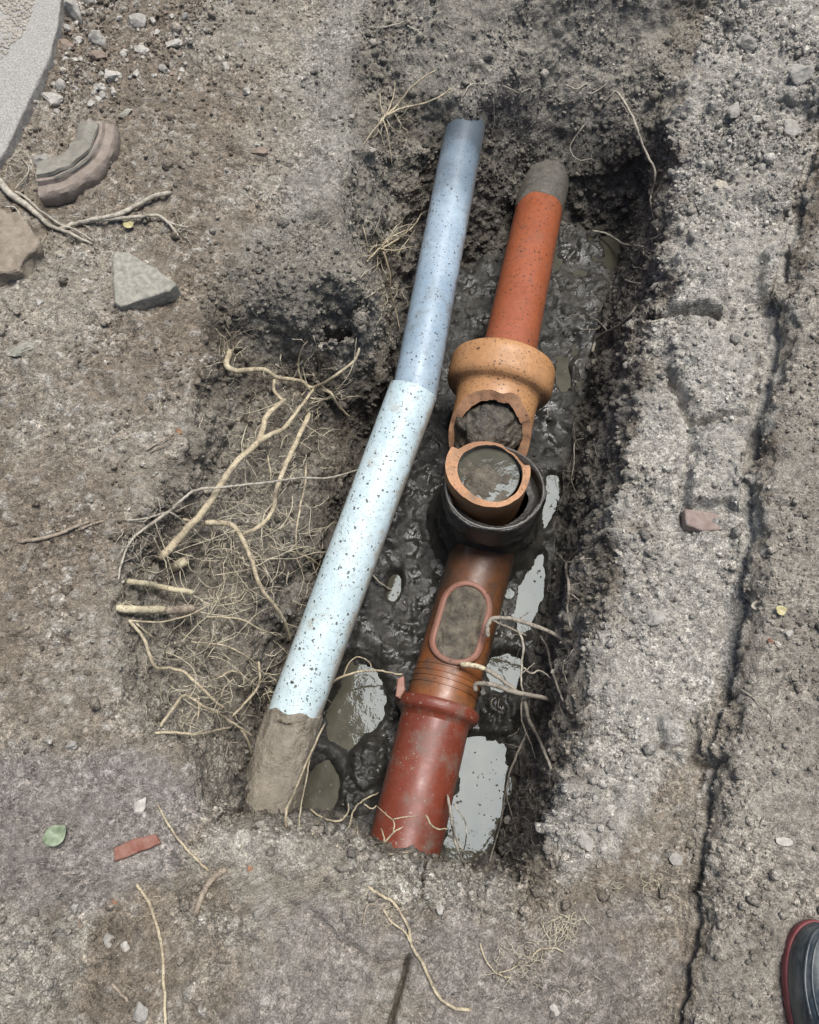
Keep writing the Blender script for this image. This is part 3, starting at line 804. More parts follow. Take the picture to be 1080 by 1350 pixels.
# oval inspection frame bent over the barrel
al, rl, ul = basis(ldir)
oc = P(608, 822, -.295)
s0 = (oc - lA).dot(ldir)
off_u = (oc - lA - ldir * s0)
th0 = math.atan2(off_u.dot(rl), off_u.dot(ul))
def on_barrel(u, v, h):
    """u across (metres in plan), v along, h above the surface"""
    th = th0 + math.asin(max(-.98, min(.98, u / R_L)))
    return lA + ldir * (s0 + v) + (rl * math.sin(th) + ul * math.cos(th)) * (R_L + h)
HW, HL = .052, .090
def stadium(hw, hl, n=20):
    out = []
    for k in range(n + 1):
        a = math.pi * k / n
        out.append((hw * math.cos(a), (hl - hw) + hw * math.sin(a)))
    for k in range(n + 1):
        a = math.pi + math.pi * k / n
        out.append((hw * math.cos(a), -(hl - hw) + hw * math.sin(a)))
    return out
sect = [(0, -.004), (0, .006), (.0025, .0085), (.0085, .0085), (.011, .0065), (.011, -.002)]
V2, F2 = [], []
n_s = 0
for (ins, h) in sect:
    ring_ = stadium(HW - ins, HL - ins)
    n_s = len(ring_)
    V2 += [tuple(on_barrel(u, v, h)) for u, v in ring_]
for i in range(len(sect) - 1):
    for k in range(n_s):
        F2.append((i * n_s + k, i * n_s + (k + 1) % n_s, (i + 1) * n_s + (k + 1) % n_s, (i + 1) * n_s + k))
me = bpy.data.meshes.new('inspection_frame'); me.from_pydata(V2, [], F2)
bm = bmesh.new(); bm.from_mesh(me); bmesh.ops.recalc_face_normals(bm, faces=bm.faces); bm.to_mesh(me); bm.free()
me.polygons.foreach_set('use_smooth', [True] * len(me.polygons))
fr = link('inspection_frame', me, M_oval, t_); tag(fr, 'pinkish raised oval frame')
# silt lying inside the frame
V2, F2 = [], []
NR = 26
for i in range(NR + 1):
    f = i / NR
    for u, v in stadium((HW - .0105) * f + 1e-5, (HL - .0105) * f + 1e-5):
        p = on_barrel(u, v, .003)
        p += (ul * .0075) * max(-.25, mnoise.fractal(p * 38, .8, 2.1, 4)) * min(1, (1 - f) * 4)
        V2.append(tuple(p))
for i in range(NR):
    for k in range(n_s):
        F2.append((i * n_s + k, i * n_s + (k + 1) % n_s, (i + 1) * n_s + (k + 1) % n_s, (i + 1) * n_s + k))
me = bpy.data.meshes.new('silt'); me.from_pydata(V2, [], F2); me.polygons.foreach_set('use_smooth', [True] * len(me.polygons))
bm = bmesh.new(); bm.from_mesh(me); bmesh.ops.recalc_face_normals(bm, faces=bm.faces); bm.to_mesh(me); bm.free()
tag(link('silt', me, M_silt, fr), 'dried silt filling the oval frame')

# broken clay stub ring
t_ = thing('broken_pipe_stub', stub_c, 'snapped tan clay pipe stub standing in the black socket', 'pipe')
V_, F_ = [], []
R_O, R_I2 = .0865, .0665
seg = 96
def rimz(k, rad):
    x, y = math.cos(k), math.sin(k)
    z = .010 - .010 * y - .006 * x
    back = sstep(.30, .62, np.array(y + .25 * x)).item()
    z -= back * (.006 if rad < R_O else .045)
    z -= .012 * sstep(.1, -.7, np.array(y)).item() * sstep(-.8, .2, np.array(x)).item()
    return z + .006 * mnoise.noise(Vector((x * 2.5, y * 2.5, 3))) + .003 * mnoise.noise(Vector((x * 9, y * 9, rad * 60))) + .0015 * mnoise.noise(Vector((x * 24, y * 24, rad * 120)))
for layer, rad in ((0, R_O), (1, R_I2)):
    for i in range(NL + 1):
        for k in range(seg):
            an = 2 * math.pi * k / seg
            zt = rimz(an, rad); zbot = -.12
            V_.append(stub_c + Vector((math.cos(an) * rad + .004 * layer, math.sin(an) * rad - .008 * layer, zbot + (zt - zbot) * i / NL)))
outer, inner, face = [], [], []
for k in range(seg):
    for i in range(NL):
        outer.append((vid(0, i, k), vid(0, i, k + 1), vid(0, i + 1, k + 1), vid(0, i + 1, k)))
        inner.append((vid(1, i, k), vid(1, i + 1, k), vid(1, i + 1, k + 1), vid(1, i, k + 1)))
    face.append((vid(0, NL, k), vid(0, NL, k + 1), vid(1, NL, k + 1), vid(1, NL, k)))
sw = shell('stub_wall', outer, M_tan, t_)
tag(shell('broken_edge', face, M_biscuit, t_), 'rough orange snapped rim')
shell('lining', inner, M_darkrim, t_)
# murky water and a lump of silt standing in the stub
V2, F2 = [(*(stub_c + Vector((0, 0, -.020))),)], []
NRR = 16
for i in range(1, NRR + 1):
    for k in range(64):
        an = 2 * math.pi * k / 64; rr_ = (R_I2 + .001) * i / NRR
        p = stub_c + Vector((math.cos(an) * rr_, math.sin(an) * rr_, -.020))
        m_ = mnoise.fractal(p * 30, .8, 2.1, 5)
        bump_ = math.exp(-((p.x - stub_c.x + .018)**2 + (p.y - stub_c.y + .012)**2) / .0009)
        p.z += .014 * bump_ + .007 * m_ * (.5 + .5 * (an > math.pi)) + .002 * math.sin(-an)
        V2.append(tuple(p))
for k in range(64): F2.append((0, 1 + k, 1 + (k + 1) % 64))
for i in range(NRR - 1):
    for k in range(64):
        F2.append((1 + i * 64 + k, 1 + (i + 1) * 64 + k, 1 + (i + 1) * 64 + (k + 1) % 64, 1 + i * 64 + (k + 1) % 64))
me = bpy.data.meshes.new('silt'); me.from_pydata(V2, [], F2); me.polygons.foreach_set('use_smooth', [True] * len(me.polygons))
bm = bmesh.new(); bm.from_mesh(me); bmesh.ops.recalc_face_normals(bm, faces=bm.faces); bm.to_mesh(me); bm.free()
tag(link('silt', me, M_silt), 'grey silty sludge inside the snapped stub', 'silt', kind='stuff')
wl = stub_c + Vector((0, 0, -.0185))
me = bpy.data.meshes.new('murky_water')
me.from_pydata([(wl.x + (R_I2 - .0005) * math.cos(2 * math.pi * k / 64), wl.y + (R_I2 - .0005) * math.sin(2 * math.pi * k / 64), wl.z) for k in range(64)], [], [list(range(64))])
tag(link('murky_water', me, M_water), 'murky water inside the snapped stub', 'water', kind='stuff')

# lower red pipe with its socket collar
cA = P(577, 936, -.355); cB = P(523, 1160, -.358)
cdir = (cB - cA).normalized()
t_ = thing('red_clay_pipe', cA, 'dark red glazed pipe with a flared collar at the near end of the trench', 'pipe')
R_C = .0705
link('barrel', lathe([(s, R_C) for s in np.linspace(.0, (cB - cA).length + .05, 34)], cA, cdir, 84), M_redbarrel, t_)
prof = [(.02, R_L + .0005), (-.006, R_L + .002), (-.010, R_L + .0035), (-.013, R_L + .007), (-.012, R_L + .011), (-.007, R_L + .014), (.001, R_L + .0145), (.008, R_L + .013), (.013, R_L + .009), (.017, R_L + .004), (.022, R_C + .0015), (.028, R_C - .001)]
link('collar', lathe(crv(prof, 3), cA, cdir, 96), M_redbarrel, t_)

me = bpy.data.meshes.new('floating_specks'); me.from_pydata(FLOAT[0], [], FLOAT[1])
tag(link('floating_specks', me, M_darkrim), 'specks of mud floating on the puddles', 'mud', kind='stuff')

# ------------------------------------------------------------------ roots
def root_material(name, c0, c1, dirt, dlo=.5, dhi=.62, rough=.75):
    m, t, b = nt(name); L = t.links.new
    co = N(t, 'ShaderNodeTexCoord').outputs['Object']
    n1 = N(t, 'ShaderNodeTexNoise', i_Scale=70.0, i_Detail=6.0, i_Roughness=.7); L(co, n1.inputs['Vector'])
    c = ramp(t, n1.outputs[0], [(.35, c0), (.65, c1)]).outputs[0]
    n2 = N(t, 'ShaderNodeTexNoise', i_Scale=45.0, i_Detail=7.0, i_Roughness=.75); L(co, n2.inputs['Vector'])
    c = mixc(t, ramp(t, n2.outputs[0], [(dlo, g(0)), (dhi, g(.85))]).outputs[0], c, dirt)
    for sc_, th_ in ((330.0, .30), (170.0, .22)):
        vo = N(t, 'ShaderNodeTexVoronoi', i_Scale=sc_); L(co, vo.inputs['Vector'])
        sp_ = ramp(t, vo.outputs['Distance'], [(th_, g(.8)), (th_ + .06, g(0))])
        pk = N(t, 'ShaderNodeSeparateColor'); L(vo.outputs['Color'], pk.inputs[0])
        pk2 = N(t, 'ShaderNodeMath', operation='GREATER_THAN'); L(pk.outputs[0], pk2.inputs[0]); pk2.inputs[1].default_value = .55
        mm_ = N(t, 'ShaderNodeMath', operation='MULTIPLY'); L(sp_.outputs[0], mm_.inputs[0]); L(pk2.outputs[0], mm_.inputs[1])
        c = mixc(t, mm_.outputs[0], c, (dirt[0] * .7, dirt[1] * .7, dirt[2] * .7, 1))
    L(c, b.inputs['Base Color']); b.inputs['Roughness'].default_value = rough
    bu = N(t, 'ShaderNodeBump', i_Strength=.9, i_Distance=.003); L(n2.outputs[0], bu.inputs['Height']); L(bu.outputs[0], b.inputs['Normal'])
    return m

M_rootpale = root_material('pale_root', (.42,.345,.215,1), (.56,.49,.34,1), (.22,.175,.12,1), .42, .62)
M_rootgrey = root_material('grey_root', (.36,.32,.25,1), (.48,.44,.36,1), (.17,.15,.115,1), .44, .64)
M_rootdark = root_material('muddy_root', (.20,.175,.135,1), (.33,.29,.23,1), (.09,.08,.065,1), .5, .65)
M_hair = root_material('root_hair', (.44,.38,.26,1), (.58,.52,.39,1), (.30,.25,.17,1), .5, .8)
M_bark = root_material('bark_root', (.24,.19,.14,1), (.34,.28,.21,1), (.13,.105,.08,1), .5, .65)
M_cutwood = root_material('cut_wood', (.46,.40,.26,1), (.58,.52,.36,1), (.26,.205,.13,1), .46, .66)

def catmull(P_, n):
    out = []
    Q = [P_[0] * 2 - P_[1]] + list(P_) + [P_[-1] * 2 - P_[-2]]
    for i in range(1, len(Q) - 2):
        p0, p1, p2, p3 = Q[i-1], Q[i], Q[i+1], Q[i+2]
        for k in range(n):
            t = k / n
            out.append(.5 * ((2 * p1) + (p2 - p0) * t + (2 * p0 - 5 * p1 + 4 * p2 - p3) * t * t + (3 * p1 - p0 - 3 * p2 + p3) * t ** 3))
    return out + [P_[-1]]

def tube_arrays(pts, radii, sides, knob=0.0, seed=0):
    V_, F_ = [], []
    t0 = (pts[1] - pts[0]).normalized()
    r = t0.orthogonal().normalized()
    for i, p in enumerate(pts):
        t = (pts[min(i + 1, len(pts) - 1)] - pts[max(i - 1, 0)])
        t = t.normalized() if t.length > 1e-9 else t0
        r = (r - t * r.dot(t))
        r = r.normalized() if r.length > 1e-6 else t.orthogonal().normalized()
        u = t.cross(r)
        for k in range(sides):
            a = 2 * math.pi * k / sides
            d = r * math.cos(a) + u * math.sin(a)
            rad = radii[i]
            if knob: rad *= 1 + knob * mnoise.noise((p + d * rad) * 34 + Vector((seed, 0, 0))) + knob * .7 * mnoise.noise((p + d * rad * 1.5) * 190)
            V_.append(p + d * rad)
    n = len(pts)
    for i in range(n - 1):
        for k in range(sides):
            k2 = (k + 1) % sides
            F_.append((i * sides + k, i * sides + k2, (i + 1) * sides + k2, (i + 1) * sides + k))
    F_.append(tuple(reversed(range(sides)))); F_.append(tuple(range((n - 1) * sides, n * sides)))
    return V_, F_

def tube_mesh(name, tubes):
    V_, F_ = [], []
    for (pts, radii, sides, knob, seed) in tubes:
        v, f = tube_arrays(pts, radii, sides, knob, seed)
        o = len(V_); V_ += [tuple(x) for x in v]; F_ += [tuple(i + o for i in q) for q in f]
    me = bpy.data.meshes.new(name); me.from_pydata(V_, [], F_)
    me.polygons.foreach_set('use_smooth', [True] * len(me.polygons))
    return me

def place(q):
    """(x, y, lift) rests on the soil; (x, y, None, z) is at height z"""
    if len(q) == 4: return P(q[0], q[1], q[3])
    return G(q[0], q[1], q[2] if len(q) > 2 else .004)

def rootpath(q, r0, r1, sides=None, knob=.13, wander=.55, n=5):
    q = [tuple(a) if len(a) > 2 else (a[0], a[1], .004) for a in q]
    base = [place(a) for a in q]
    pts = catmull(base, n)
    sc = depth(base[0]) / F
    rr_ = [(r0 + (r1 - r0) * (i / (len(pts) - 1))) * sc * .88 * (1 if 0 < i < len(pts) - 1 else .7) for i in range(len(pts))]
    sd_ = random.random() * 50
    for i in range(1, len(pts) - 1):
        w = .0011 * wander / .55 + .10 * rr_[i]
        pts[i] = pts[i] + Vector((random.uniform(-.6, .6), random.uniform(-.6, .6), random.uniform(-.6, .6))) * w
    if sides is None: sides = 10 if r0 > 3.2 else (7 if r0 > 1.7 else 5)
    return (pts, rr_, sides, knob if r0 > 1.2 else 0, sd_)

def hairs(px, py, count, spread, length, ang=None, fan=180, r=.7, lift=.004, liftr=.02, branch=.4):
    out = []
    for k in range(count):
        x, y = px + random.gauss(0, spread), py + random.gauss(0, spread)
        a = math.radians((random.uniform(0, 360) if ang is None else ang + random.uniform(-fan, fan)))
        L_ = length * random.uniform(.4, 1.3); st = 5
        q = []; curl = random.uniform(-.35, .35); l0 = lift + random.random() * liftr * .4
        lf = l0
        for s in range(st + 1):
            q.append((x, y, max(.001, lf)))
            a += curl + random.gauss(0, .28)
            x += math.cos(a) * L_ / st; y += math.sin(a) * L_ / st
            lf = l0 + liftr * math.sin(math.pi * s / st) * random.uniform(.3, 1)
        rr0 = r * random.uniform(.6, 1.3)
        out.append(rootpath(q, rr0, rr0 * .45, 4, 0, .8, 2))
        if random.random() < branch:
            m = q[random.randint(1, 4)]; a2 = a + random.uniform(-1.4, 1.4); l2 = L_ * .45
            q2 = [m, (m[0] + math.cos(a2) * l2 * .5, m[1] + math.sin(a2) * l2 * .5, m[2]), (m[0] + math.cos(a2 + .4) * l2, m[1] + math.sin(a2 + .4) * l2, max(.001, m[2] * .6))]
            out.append(rootpath(q2, rr0 * .7, rr0 * .35, 4, 0, .8, 2))
    return out

def root_thing(name, label, stems, hair=None, mat=None, group=None, hair_mat=None, cat='root'):
    mat = mat or M_rootpale
    first = place(stems[0][0][0]) if stems else G(hair[0][0], hair[0][1])
    t_ = thing(name, first, label, cat, group)
    for i, s in enumerate(stems):
        q, r0, r1 = s[0], s[1], s[2]
        mm = s[3] if len(s) > 3 else mat
        link('root_stem' if i == 0 else 'root_branch', tube_mesh('root', [rootpath(q, r0, r1)]), mm, t_)
    if hair:
        tb = []
        for h in hair: tb += hairs(*h[:5], **(h[5] if len(h) > 5 else {}))
        tag(link('rootlets', tube_mesh('rootlets', tb), hair_mat or (M_hair if mat is M_rootpale or mat is M_cutwood else mat), t_), kind='stuff')
    return t_

h_ = dict
# left hollow
root_thing('forked_root', 'thick pale forked root leaning across the left hollow', [
    ([(211,737,.035),(241,704,.05),(274,667,.07),(307,615,.08),(341,581,.08),(352,548,.075),(376,527,.06)], 6.2, 4.2),
    ([(338,584,.08),(358,572,.08),(374,565,.075),(393,541,.07),(404,527,.06)], 4.6, 2.2)], [(330,590,14,12,30,h_(lift=.05,liftr=.04))])
root_thing('slender_root', 'slender pale root bending down beside the forked root', [
    ([(408,545,.05),(396,572,.06),(381,604,.07),(366,641,.07),(359,674,.06),(341,695,.06),(318,705,.05)], 3.8, 3.0)], [(375,620,12,14,28,h_(lift=.04,liftr=.03))])
root_thing('curved_root', 'pale root curving down to the white pipe edge', [
    ([(270,689,.05),(296,690,.06),(311,697,.07),(330,733,.08),(344,774,.08),(366,804,.08),(378,826,.07),(383,846,.05)], 4.4, 2.4),
    ([(241,684,.03),(262,690,.045),(286,691,.055)], 2.4, 3.0)], [(320,720,22,18,34,h_(lift=.05,liftr=.03))])
root_thing('knobbly_root', 'knobbly pale root twisting along the top of the left hollow', [
    ([(304,462,.01),(299,482,.02),(313,489,.03),(337,487,.035),(352,489,.035),(367,498,.03),(396,502,.035),(413,511,.04),(441,496,.05),(467,475,.05),(474,459,.04)], 4.6, 1.8),
    ([(416,511,.04),(436,518,.05),(446,535,.05),(463,551,.05)], 2.6, 1.6),
    ([(363,498,.03),(361,514,.03),(372,527,.05)], 2.4, 2.6),
    ([(414,512,.04),(400,532,.05),(381,556,.07),(374,566,.075)], 2.2, 2.6),
    ([(398,503,.03),(393,480,.02),(399,458,.015),(406,450,.01)], 1.6, .9)], [(400,505,18,25,26,h_(lift=.02,liftr=.03)), (300,470,8,8,40,h_(ang=-90,fan=25,lift=.006))])
root_thing('white_strand', 'long thin white root strand stretching across to the white pipe', [
    ([(226,672,.03),(244,656,.05),(259,646,.07),(307,641,.10),(359,635,.11),(396,630,.11),(433,630,.11),(470,620,.10),(490,611,.085)], 2.3, 1.4)], None, M_rootgrey)
root_thing('white_root_fan', 'whitish fan of fine roots at the left edge of the hollow', [
    ([(226,672,.03),(196,693,.015),(174,711,.012),(161,740,.012),(156,765,.012)], 2.6, 1.4),
    ([(228,673,.03),(205,680,.02),(186,684,.012),(168,686,.008)], 2.2, 1.0),
    ([(224,675,.03),(245,690,.035),(258,705,.03)], 2.0, 1.0),
    ([(213,683,.02),(211,668,.015),(208,655,.01)], 1.3, .8)],
    [(178,715,26,12,30,h_(ang=75,fan=60,r=.9,lift=.006,liftr=.014)), (205,690,14,12,26,h_(r=.8,lift=.006))], M_rootgrey)
root_thing('cut_root_stub', 'pale cut root stub lying level, upper of the two stubs', [
    ([(168,766,.015),(190,769,.03),(211,774,.045),(235,778,.055),(255,781,.06)], 4.6, 4.8)], [(190,770,10,12,22,h_(r=.7))], M_cutwood)
root_thing('cut_root_stub', 'stout cut root stub with a grey bark end, lower of the two stubs', [
    ([(153,801,.02),(185,804,.03),(222,804,.045)], 5.6, 6.2), ([(220,804,.045),(240,804,.05),(257,802,.05)], 6.6, 6.4, M_bark)], [(170,806,9,10,24,h_(r=.7))], M_cutwood)
root_thing('yellow_root_end', 'dull yellow sawn root end peeping from the hollow wall', [
    ([(228,748,.004),(236,744,.022),(246,738,.022)], 7.0, 7.5)], None, M_cutwood)
root_thing('branching_root', 'long branching pale root below the stubs at the lower left', [
    ([(170,817,.015),(189,841,.03),(204,878,.035),(226,881,.04),(245,888,.045),(270,911,.05),(284,925,.05),(296,934,.05)], 2.8, 2.2),
    ([(212,958,.02),(228,934,.035),(244,917,.045),(267,930,.05),(296,946,.05),(315,958,.05),(334,971,.04)], 2.6, 1.7),
    ([(204,966,.01),(232,966,.03),(259,968,.04),(286,963,.045),(306,958,.05)], 2.2, 1.9),
    ([(341,872,.06),(343,892,.06),(340,906,.06),(325,925,.05),(307,944,.05)], 1.9, 1.8),
    ([(262,918,.05),(262,935,.045),(260,952,.04)], 1.5, 1.0),
    ([(341,906,.06),(310,885,.06),(290,893,.05),(270,900,.05)], 1.4, 1.0),
    ([(318,962,.05),(328,980,.03),(331,996,.01)], 2.0, 1.4)],
    [(270,930,20,20,36,h_(lift=.03,liftr=.03)), (320,900,18,20,40,h_(lift=.04,liftr=.03))])
root_thing('thin_root', 'thin pale root running right from the lower stub', [
    ([(172,818,.015),(211,820,.04),(248,811,.05),(285,793,.06),(314,780,.06)], 1.8, .9), ([(180,822,.015),(195,835,.02),(207,845,.012)], 1.8, .9)], None)
root_thing('thin_root', 'thin pale root ending under the white pipe beside the curved root', [
    ([(272,813,.05),(295,814,.055),(320,817,.06),(344,830,.06),(368,838,.05)], 1.9, 1.1), ([(252,846,.03),(290,850,.05),(320,862,.055),(345,880,.05)], 1.5, .8)], None)
root_thing('looping_root', 'looping thin root right of the hollow under the white strand', [
    ([(404,614,.08),(402,640,.07),(396,668,.06),(391,700,.06),(392,727,.05),(408,735,.05),(424,748,.045)], 1.5, 1.3),
    ([(392,728,.05),(370,725,.05),(356,720,.05)], 1.5, 1.0), ([(353,600,.07),(357,630,.07),(352,650,.06)], 1.0, .8)], [(385,690,16,22,36,h_(lift=.04,liftr=.03)), (400,620,10,15,30,h_(lift=.05))])
# matted fine rootlets of the hollow
mat_h = []
for (x, y, n_, s_, l_) in ((300,720,26,30,46),(350,760,26,28,50),(250,720,20,26,34),(300,790,24,34,50),(260,860,22,30,40),(340,880,18,24,44),(230,930,14,24,34),(390,560,16,24,30),(430,520,14,20,26),(330,650,18,28,44),(290,540,10,26,26),(410,720,10,20,30)):
    mat_h += hairs(x, y, n_, s_, l_, lift=.01, liftr=.05, r=.62)
for (x, y, n_, a_, f_) in ((300,700,5,20,60),(250,780,4,10,40),(330,760,4,60,60),(380,640,4,100,60),(280,880,4,20,50),(330,850,3,-20,50),(400,560,4,60,80),(200,720,4,40,50)):
    mat_h += hairs(x, y, n_, 34, 105, ang=a_, fan=f_, r=.95, lift=.03, liftr=.05, branch=.8)
tag(link('rootlet_mat', tube_mesh('rootlet_mat', mat_h), M_hair), 'mat of hair-thin pale rootlets in the left hollow', 'rootlets', kind='stuff')

# far bank
root_thing('spread_root', 'small spray of pale roots beside the grey pipe end', [
    ([(500,165,.01),(508,153,.02),(523,140,.03),(540,118,.04),(556,104,.04),(574,93,.03)], 1.9, 1.2),
    ([(508,153,.02),(530,143,.03),(560,136,.04),(580,127,.04),(596,116,.03)], 1.8, 1.0),
    ([(508,153,.02),(502,140,.02),(501,122,.015)], 1.2, .7), ([(507,155,.02),(518,130,.03),(521,108,.02)], 1.3, .7), ([(505,158,.015),(512,180,.02),(517,220,.02)], 1.3, .7), ([(508,153,.02),(490,175,.015),(480,190,.008)], 1.2, .7)],
    [(508,155,12,8,30,h_(r=.6,liftr=.02))])
root_thing('root_tuft', 'yellowish tuft of tangled roots hanging left of the grey pipe', [
    ([(484,345,.01),(500,330,.03),(520,318,.04),(538,305,.05),(548,295,.05),(556,281,.04)], 2.0, 1.0),
    ([(486,342,.01),(506,322,.03),(524,308,.04),(544,302,.04)], 1.6, .9), ([(500,328,.03),(520,330,.04),(545,325,.04)], 1.5, .8),
    ([(505,330,.03),(514,360,.04),(515,385,.04),(522,410,.03),(527,434,.02)], 1.7, .9), ([(486,335,.01),(482,310,.012),(478,296,.01)], 1.2, .7)],
    [(505,325,30,12,36,h_(r=.75,lift=.01,liftr=.03)), (512,375,14,10,36,h_(ang=90,fan=40,r=.65))])
root_thing('thin_root', 'thin pale root lying on the scraped clay at the top', [([(485,37,.004),(510,35,.006),(530,30,.006),(545,23,.005)], 1.4, .9), ([(532,30,.006),(548,40,.005),(563,50,.004)], 1.2, .7)], None, M_rootgrey)
root_thing('thin_root', 'short thin root on the clay above the grey pipe', [([(607,137,.006),(614,120,.008),(622,111,.008),(640,110,.006)], 1.4, .8)], None, M_rootgrey)
root_thing('thin_root', 'wiry thin root in the bank between both pipe ends', [([(664,113,.006),(684,122,.008),(700,117,.008),(698,136,.006)], 1.0, .6), ([(650,130,.005),(652,158,.006),(648,180,.005)], .9, .6)], None, M_rootgrey)
root_thing('hooked_root', 'long hooked pale root hanging down the far right wall', [
    ([(797,136,.01),(806,126,.03),(813,121,.035),(827,141,.04),(836,158,.04),(842,176,.04),(851,200,.04),(864,229,.035),(858,264,.025),(867,304,.012)], 1.9, 1.5)], [(830,140,6,6,26,h_(r=.6))], M_rootgrey)
root_thing('thin_root', 'thin curled root on the far clay wall right of the red pipe', [([(770,165,.006),(753,190,.01),(754,203,.012),(765,211,.012),(781,209,.008)], 1.1, .8)], None, M_rootgrey)
root_thing('thin_root', 'short wavy root below the scraped clay at the upper right', [([(745,111,.005),(760,117,.008),(775,109,.006)], 1.2, .8), ([(778,125,.005),(790,118,.008),(800,110,.005)], .9, .6)], None, M_rootgrey)
root_thing('thin_root', 'pale forked root sticking out over the dark far corner', [([(781,304,.02),(802,309,.03),(823,322,.03),(848,325,.02)], 1.6, 1.0), ([(846,324,.02),(838,331,.02),(830,336,.02)], 1.1, .7), ([(848,316,.015),(862,314,.015),(872,308,.008)], 1.3, .8)], [(850,330,8,10,24,h_(r=.6))], M_rootgrey)
root_thing('thin_root', 'short white root end above the dark far corner floor', [([(824,368,.02),(832,372,.02),(845,374,.01)], 1.5, .9)], [(840,375,6,8,18,h_(r=.6))], M_rootgrey)
root_thing('wavy_root', 'white wavy root on the right rim beside the cracked clod', [([(844,418,.012),(850,426,.015),(860,424,.015),(872,421,.006)], 1.7, 1.0)], [(862,400,8,6,18,h_(ang=120,fan=30,r=.7))], M_rootgrey)
root_thing('muddy_root', 'muddy grey root reaching into the pit right of the tan socket', [([(781,464,.02),(786,448,.03),(800,438,.04),(815,430,.04),(830,416,.025),(840,404,.01)], 2.6, 1.5), ([(800,436,.04),(790,424,.03),(782,420,.02)], 1.2, .7)], [(810,430,16,14,26,h_(r=.7))], M_rootdark)

# right wall and near end of the pit
root_thing('wall_root', 'grey branching root running down the right wall above the twigs', [
    ([(786,700,.01),(768,722,.015),(747,743,.02),(750,773,.025),(748,800,.02),(753,830,.01)], 2.8, 1.8, M_rootdark),
    ([(747,743,.02),(740,735,.02),(733,727,.015)], 1.3, .8), ([(750,772,.02),(770,768,.015),(785,767,.008)], 1.2, .7), ([(748,748,.02),(768,738,.015),(782,736,.006)], 1.0, .6), ([(752,782,.02),(764,792,.012),(772,801,.006)], 1.0, .6)],
    [(755,770,12,14,24,h_(r=.6)), (760,650,10,14,30,h_(r=.6))], M_rootdark)
root_thing('wall_root', 'thin bent root on the right wall level with the black socket', [([(770,578,.015),(758,584,.02),(757,610,.02),(754,635,.02),(762,655,.012)], 1.4, .9), ([(757,630,.02),(748,640,.02)], .9, .6)], [(775,600,8,14,26,h_(r=.6))], M_rootdark)
root_thing('twig_root', 'grey bark root reaching from the right wall to the oval frame', [
    ([(643,840,None,-.262),(643,826,None,-.255),(649,816,None,-.25),(666,815,None,-.245),(683,818,None,-.245),(717,830,None,-.25),(740,841,None,-.255),(762,852,.0)], 3.6, 3.0),
    ([(650,818,None,-.25),(668,826,None,-.26),(694,838,None,-.27)], 2.2, 1.4), ([(684,818,None,-.245),(690,812,None,-.24),(700,806,None,-.24)], 1.3, .7)], [(700,830,10,16,22,h_(r=.6))], M_rootdark)
root_thing('twig_root', 'pale snapped root tip touching the brown barrel below the oval frame', [
    ([(607,876,None,-.268),(624,877,None,-.262),(640,882,None,-.26)], 4.2, 3.6, M_cutwood), ([(639,882,None,-.26),(652,889,None,-.262),(663,897,None,-.265),(682,912,None,-.27)], 3.6, 3.0)], None, M_rootdark)
root_thing('twig_root', 'knobbly grey root pointing left from the right wall over the puddle', [
    ([(628,911,None,-.265),(627,903,None,-.262),(636,901,None,-.262),(650,903,None,-.265),(680,913,None,-.27),(717,920,None,-.27),(735,926,None,-.27),(750,934,.0)], 3.6, 3.6)], [(660,905,6,14,18,h_(r=.7,lift=.1))], M_rootdark)
root_thing('hanging_root', 'thin hanging root crossing both twigs above the pale puddle', [
    ([(684,832,None,-.25),(690,850,None,-.26),(688,872,None,-.27),(687,900,None,-.28),(690,912,None,-.28)], 1.9, 1.4),
    ([(690,880,None,-.28),(700,888,None,-.29),(712,884,None,-.29),(728,896,.01)], 1.7, 1.0), ([(688,888,None,-.28),(698,880,None,-.28),(705,874,None,-.27)], 1.0, .6)], None, M_rootgrey)
root_thing('hanging_root', 'thin dark root curving down the right wall behind the twigs', [([(712,838,.04),(722,855,.045),(725,873,.04),(733,900,.03),(743,925,.015)], 2.0, 1.4), ([(757,855,.02),(752,862,.02),(742,880,.02),(748,900,.01)], 1.2, .8)], [(735,890,16,16,30,h_(r=.6))], M_rootdark)
root_thing('hanging_root', 'straight brown root sloping down the wall beside the near puddle', [([(692,925,.05),(698,950,.05),(707,967,.04),(717,990,.03),(727,1014,.012)], 3.0, 2.0), ([(688,925,.05),(688,950,.05),(698,975,.04),(706,1000,.02)], 1.6, .9)], [(715,975,14,14,28,h_(r=.6))], M_rootdark)
root_thing('water_root', 'fine root following the right shore of the near puddle', [([(695,965,.02),(684,990,.02),(672,1020,.02),(666,1050,.02),(660,1085,.02),(646,1135,.02)], 1.9, 1.2), ([(667,1045,.02),(676,1080,.02),(682,1100,.015)], 1.1, .7)], [(695,1050,22,18,36,h_(r=.65)), (680,1110,16,18,40,h_(r=.65))], M_rootdark)
root_thing('standing_root', 'two pale roots rising from the near rim against the red pipe', [([(590,1048,None,-.30),(595,1077,None,-.25),(600,1110,None,-.15),(612,1140,.004)], 2.2, 1.6), ([(598,1060,None,-.28),(612,1080,None,-.25),(615,1100,None,-.2),(610,1130,.02)], 1.3, .9), ([(596,1090,None,-.2),(608,1118,None,-.1),(625,1142,.004)], 1.5, 1.0)], None, M_rootgrey)
root_thing('thin_root', 'short bent root end in front of the red pipe barrel', [([(561,1074,None,-.24),(572,1091,None,-.22),(590,1093,None,-.2)], 1.7, 1.2)], None, M_rootpale)
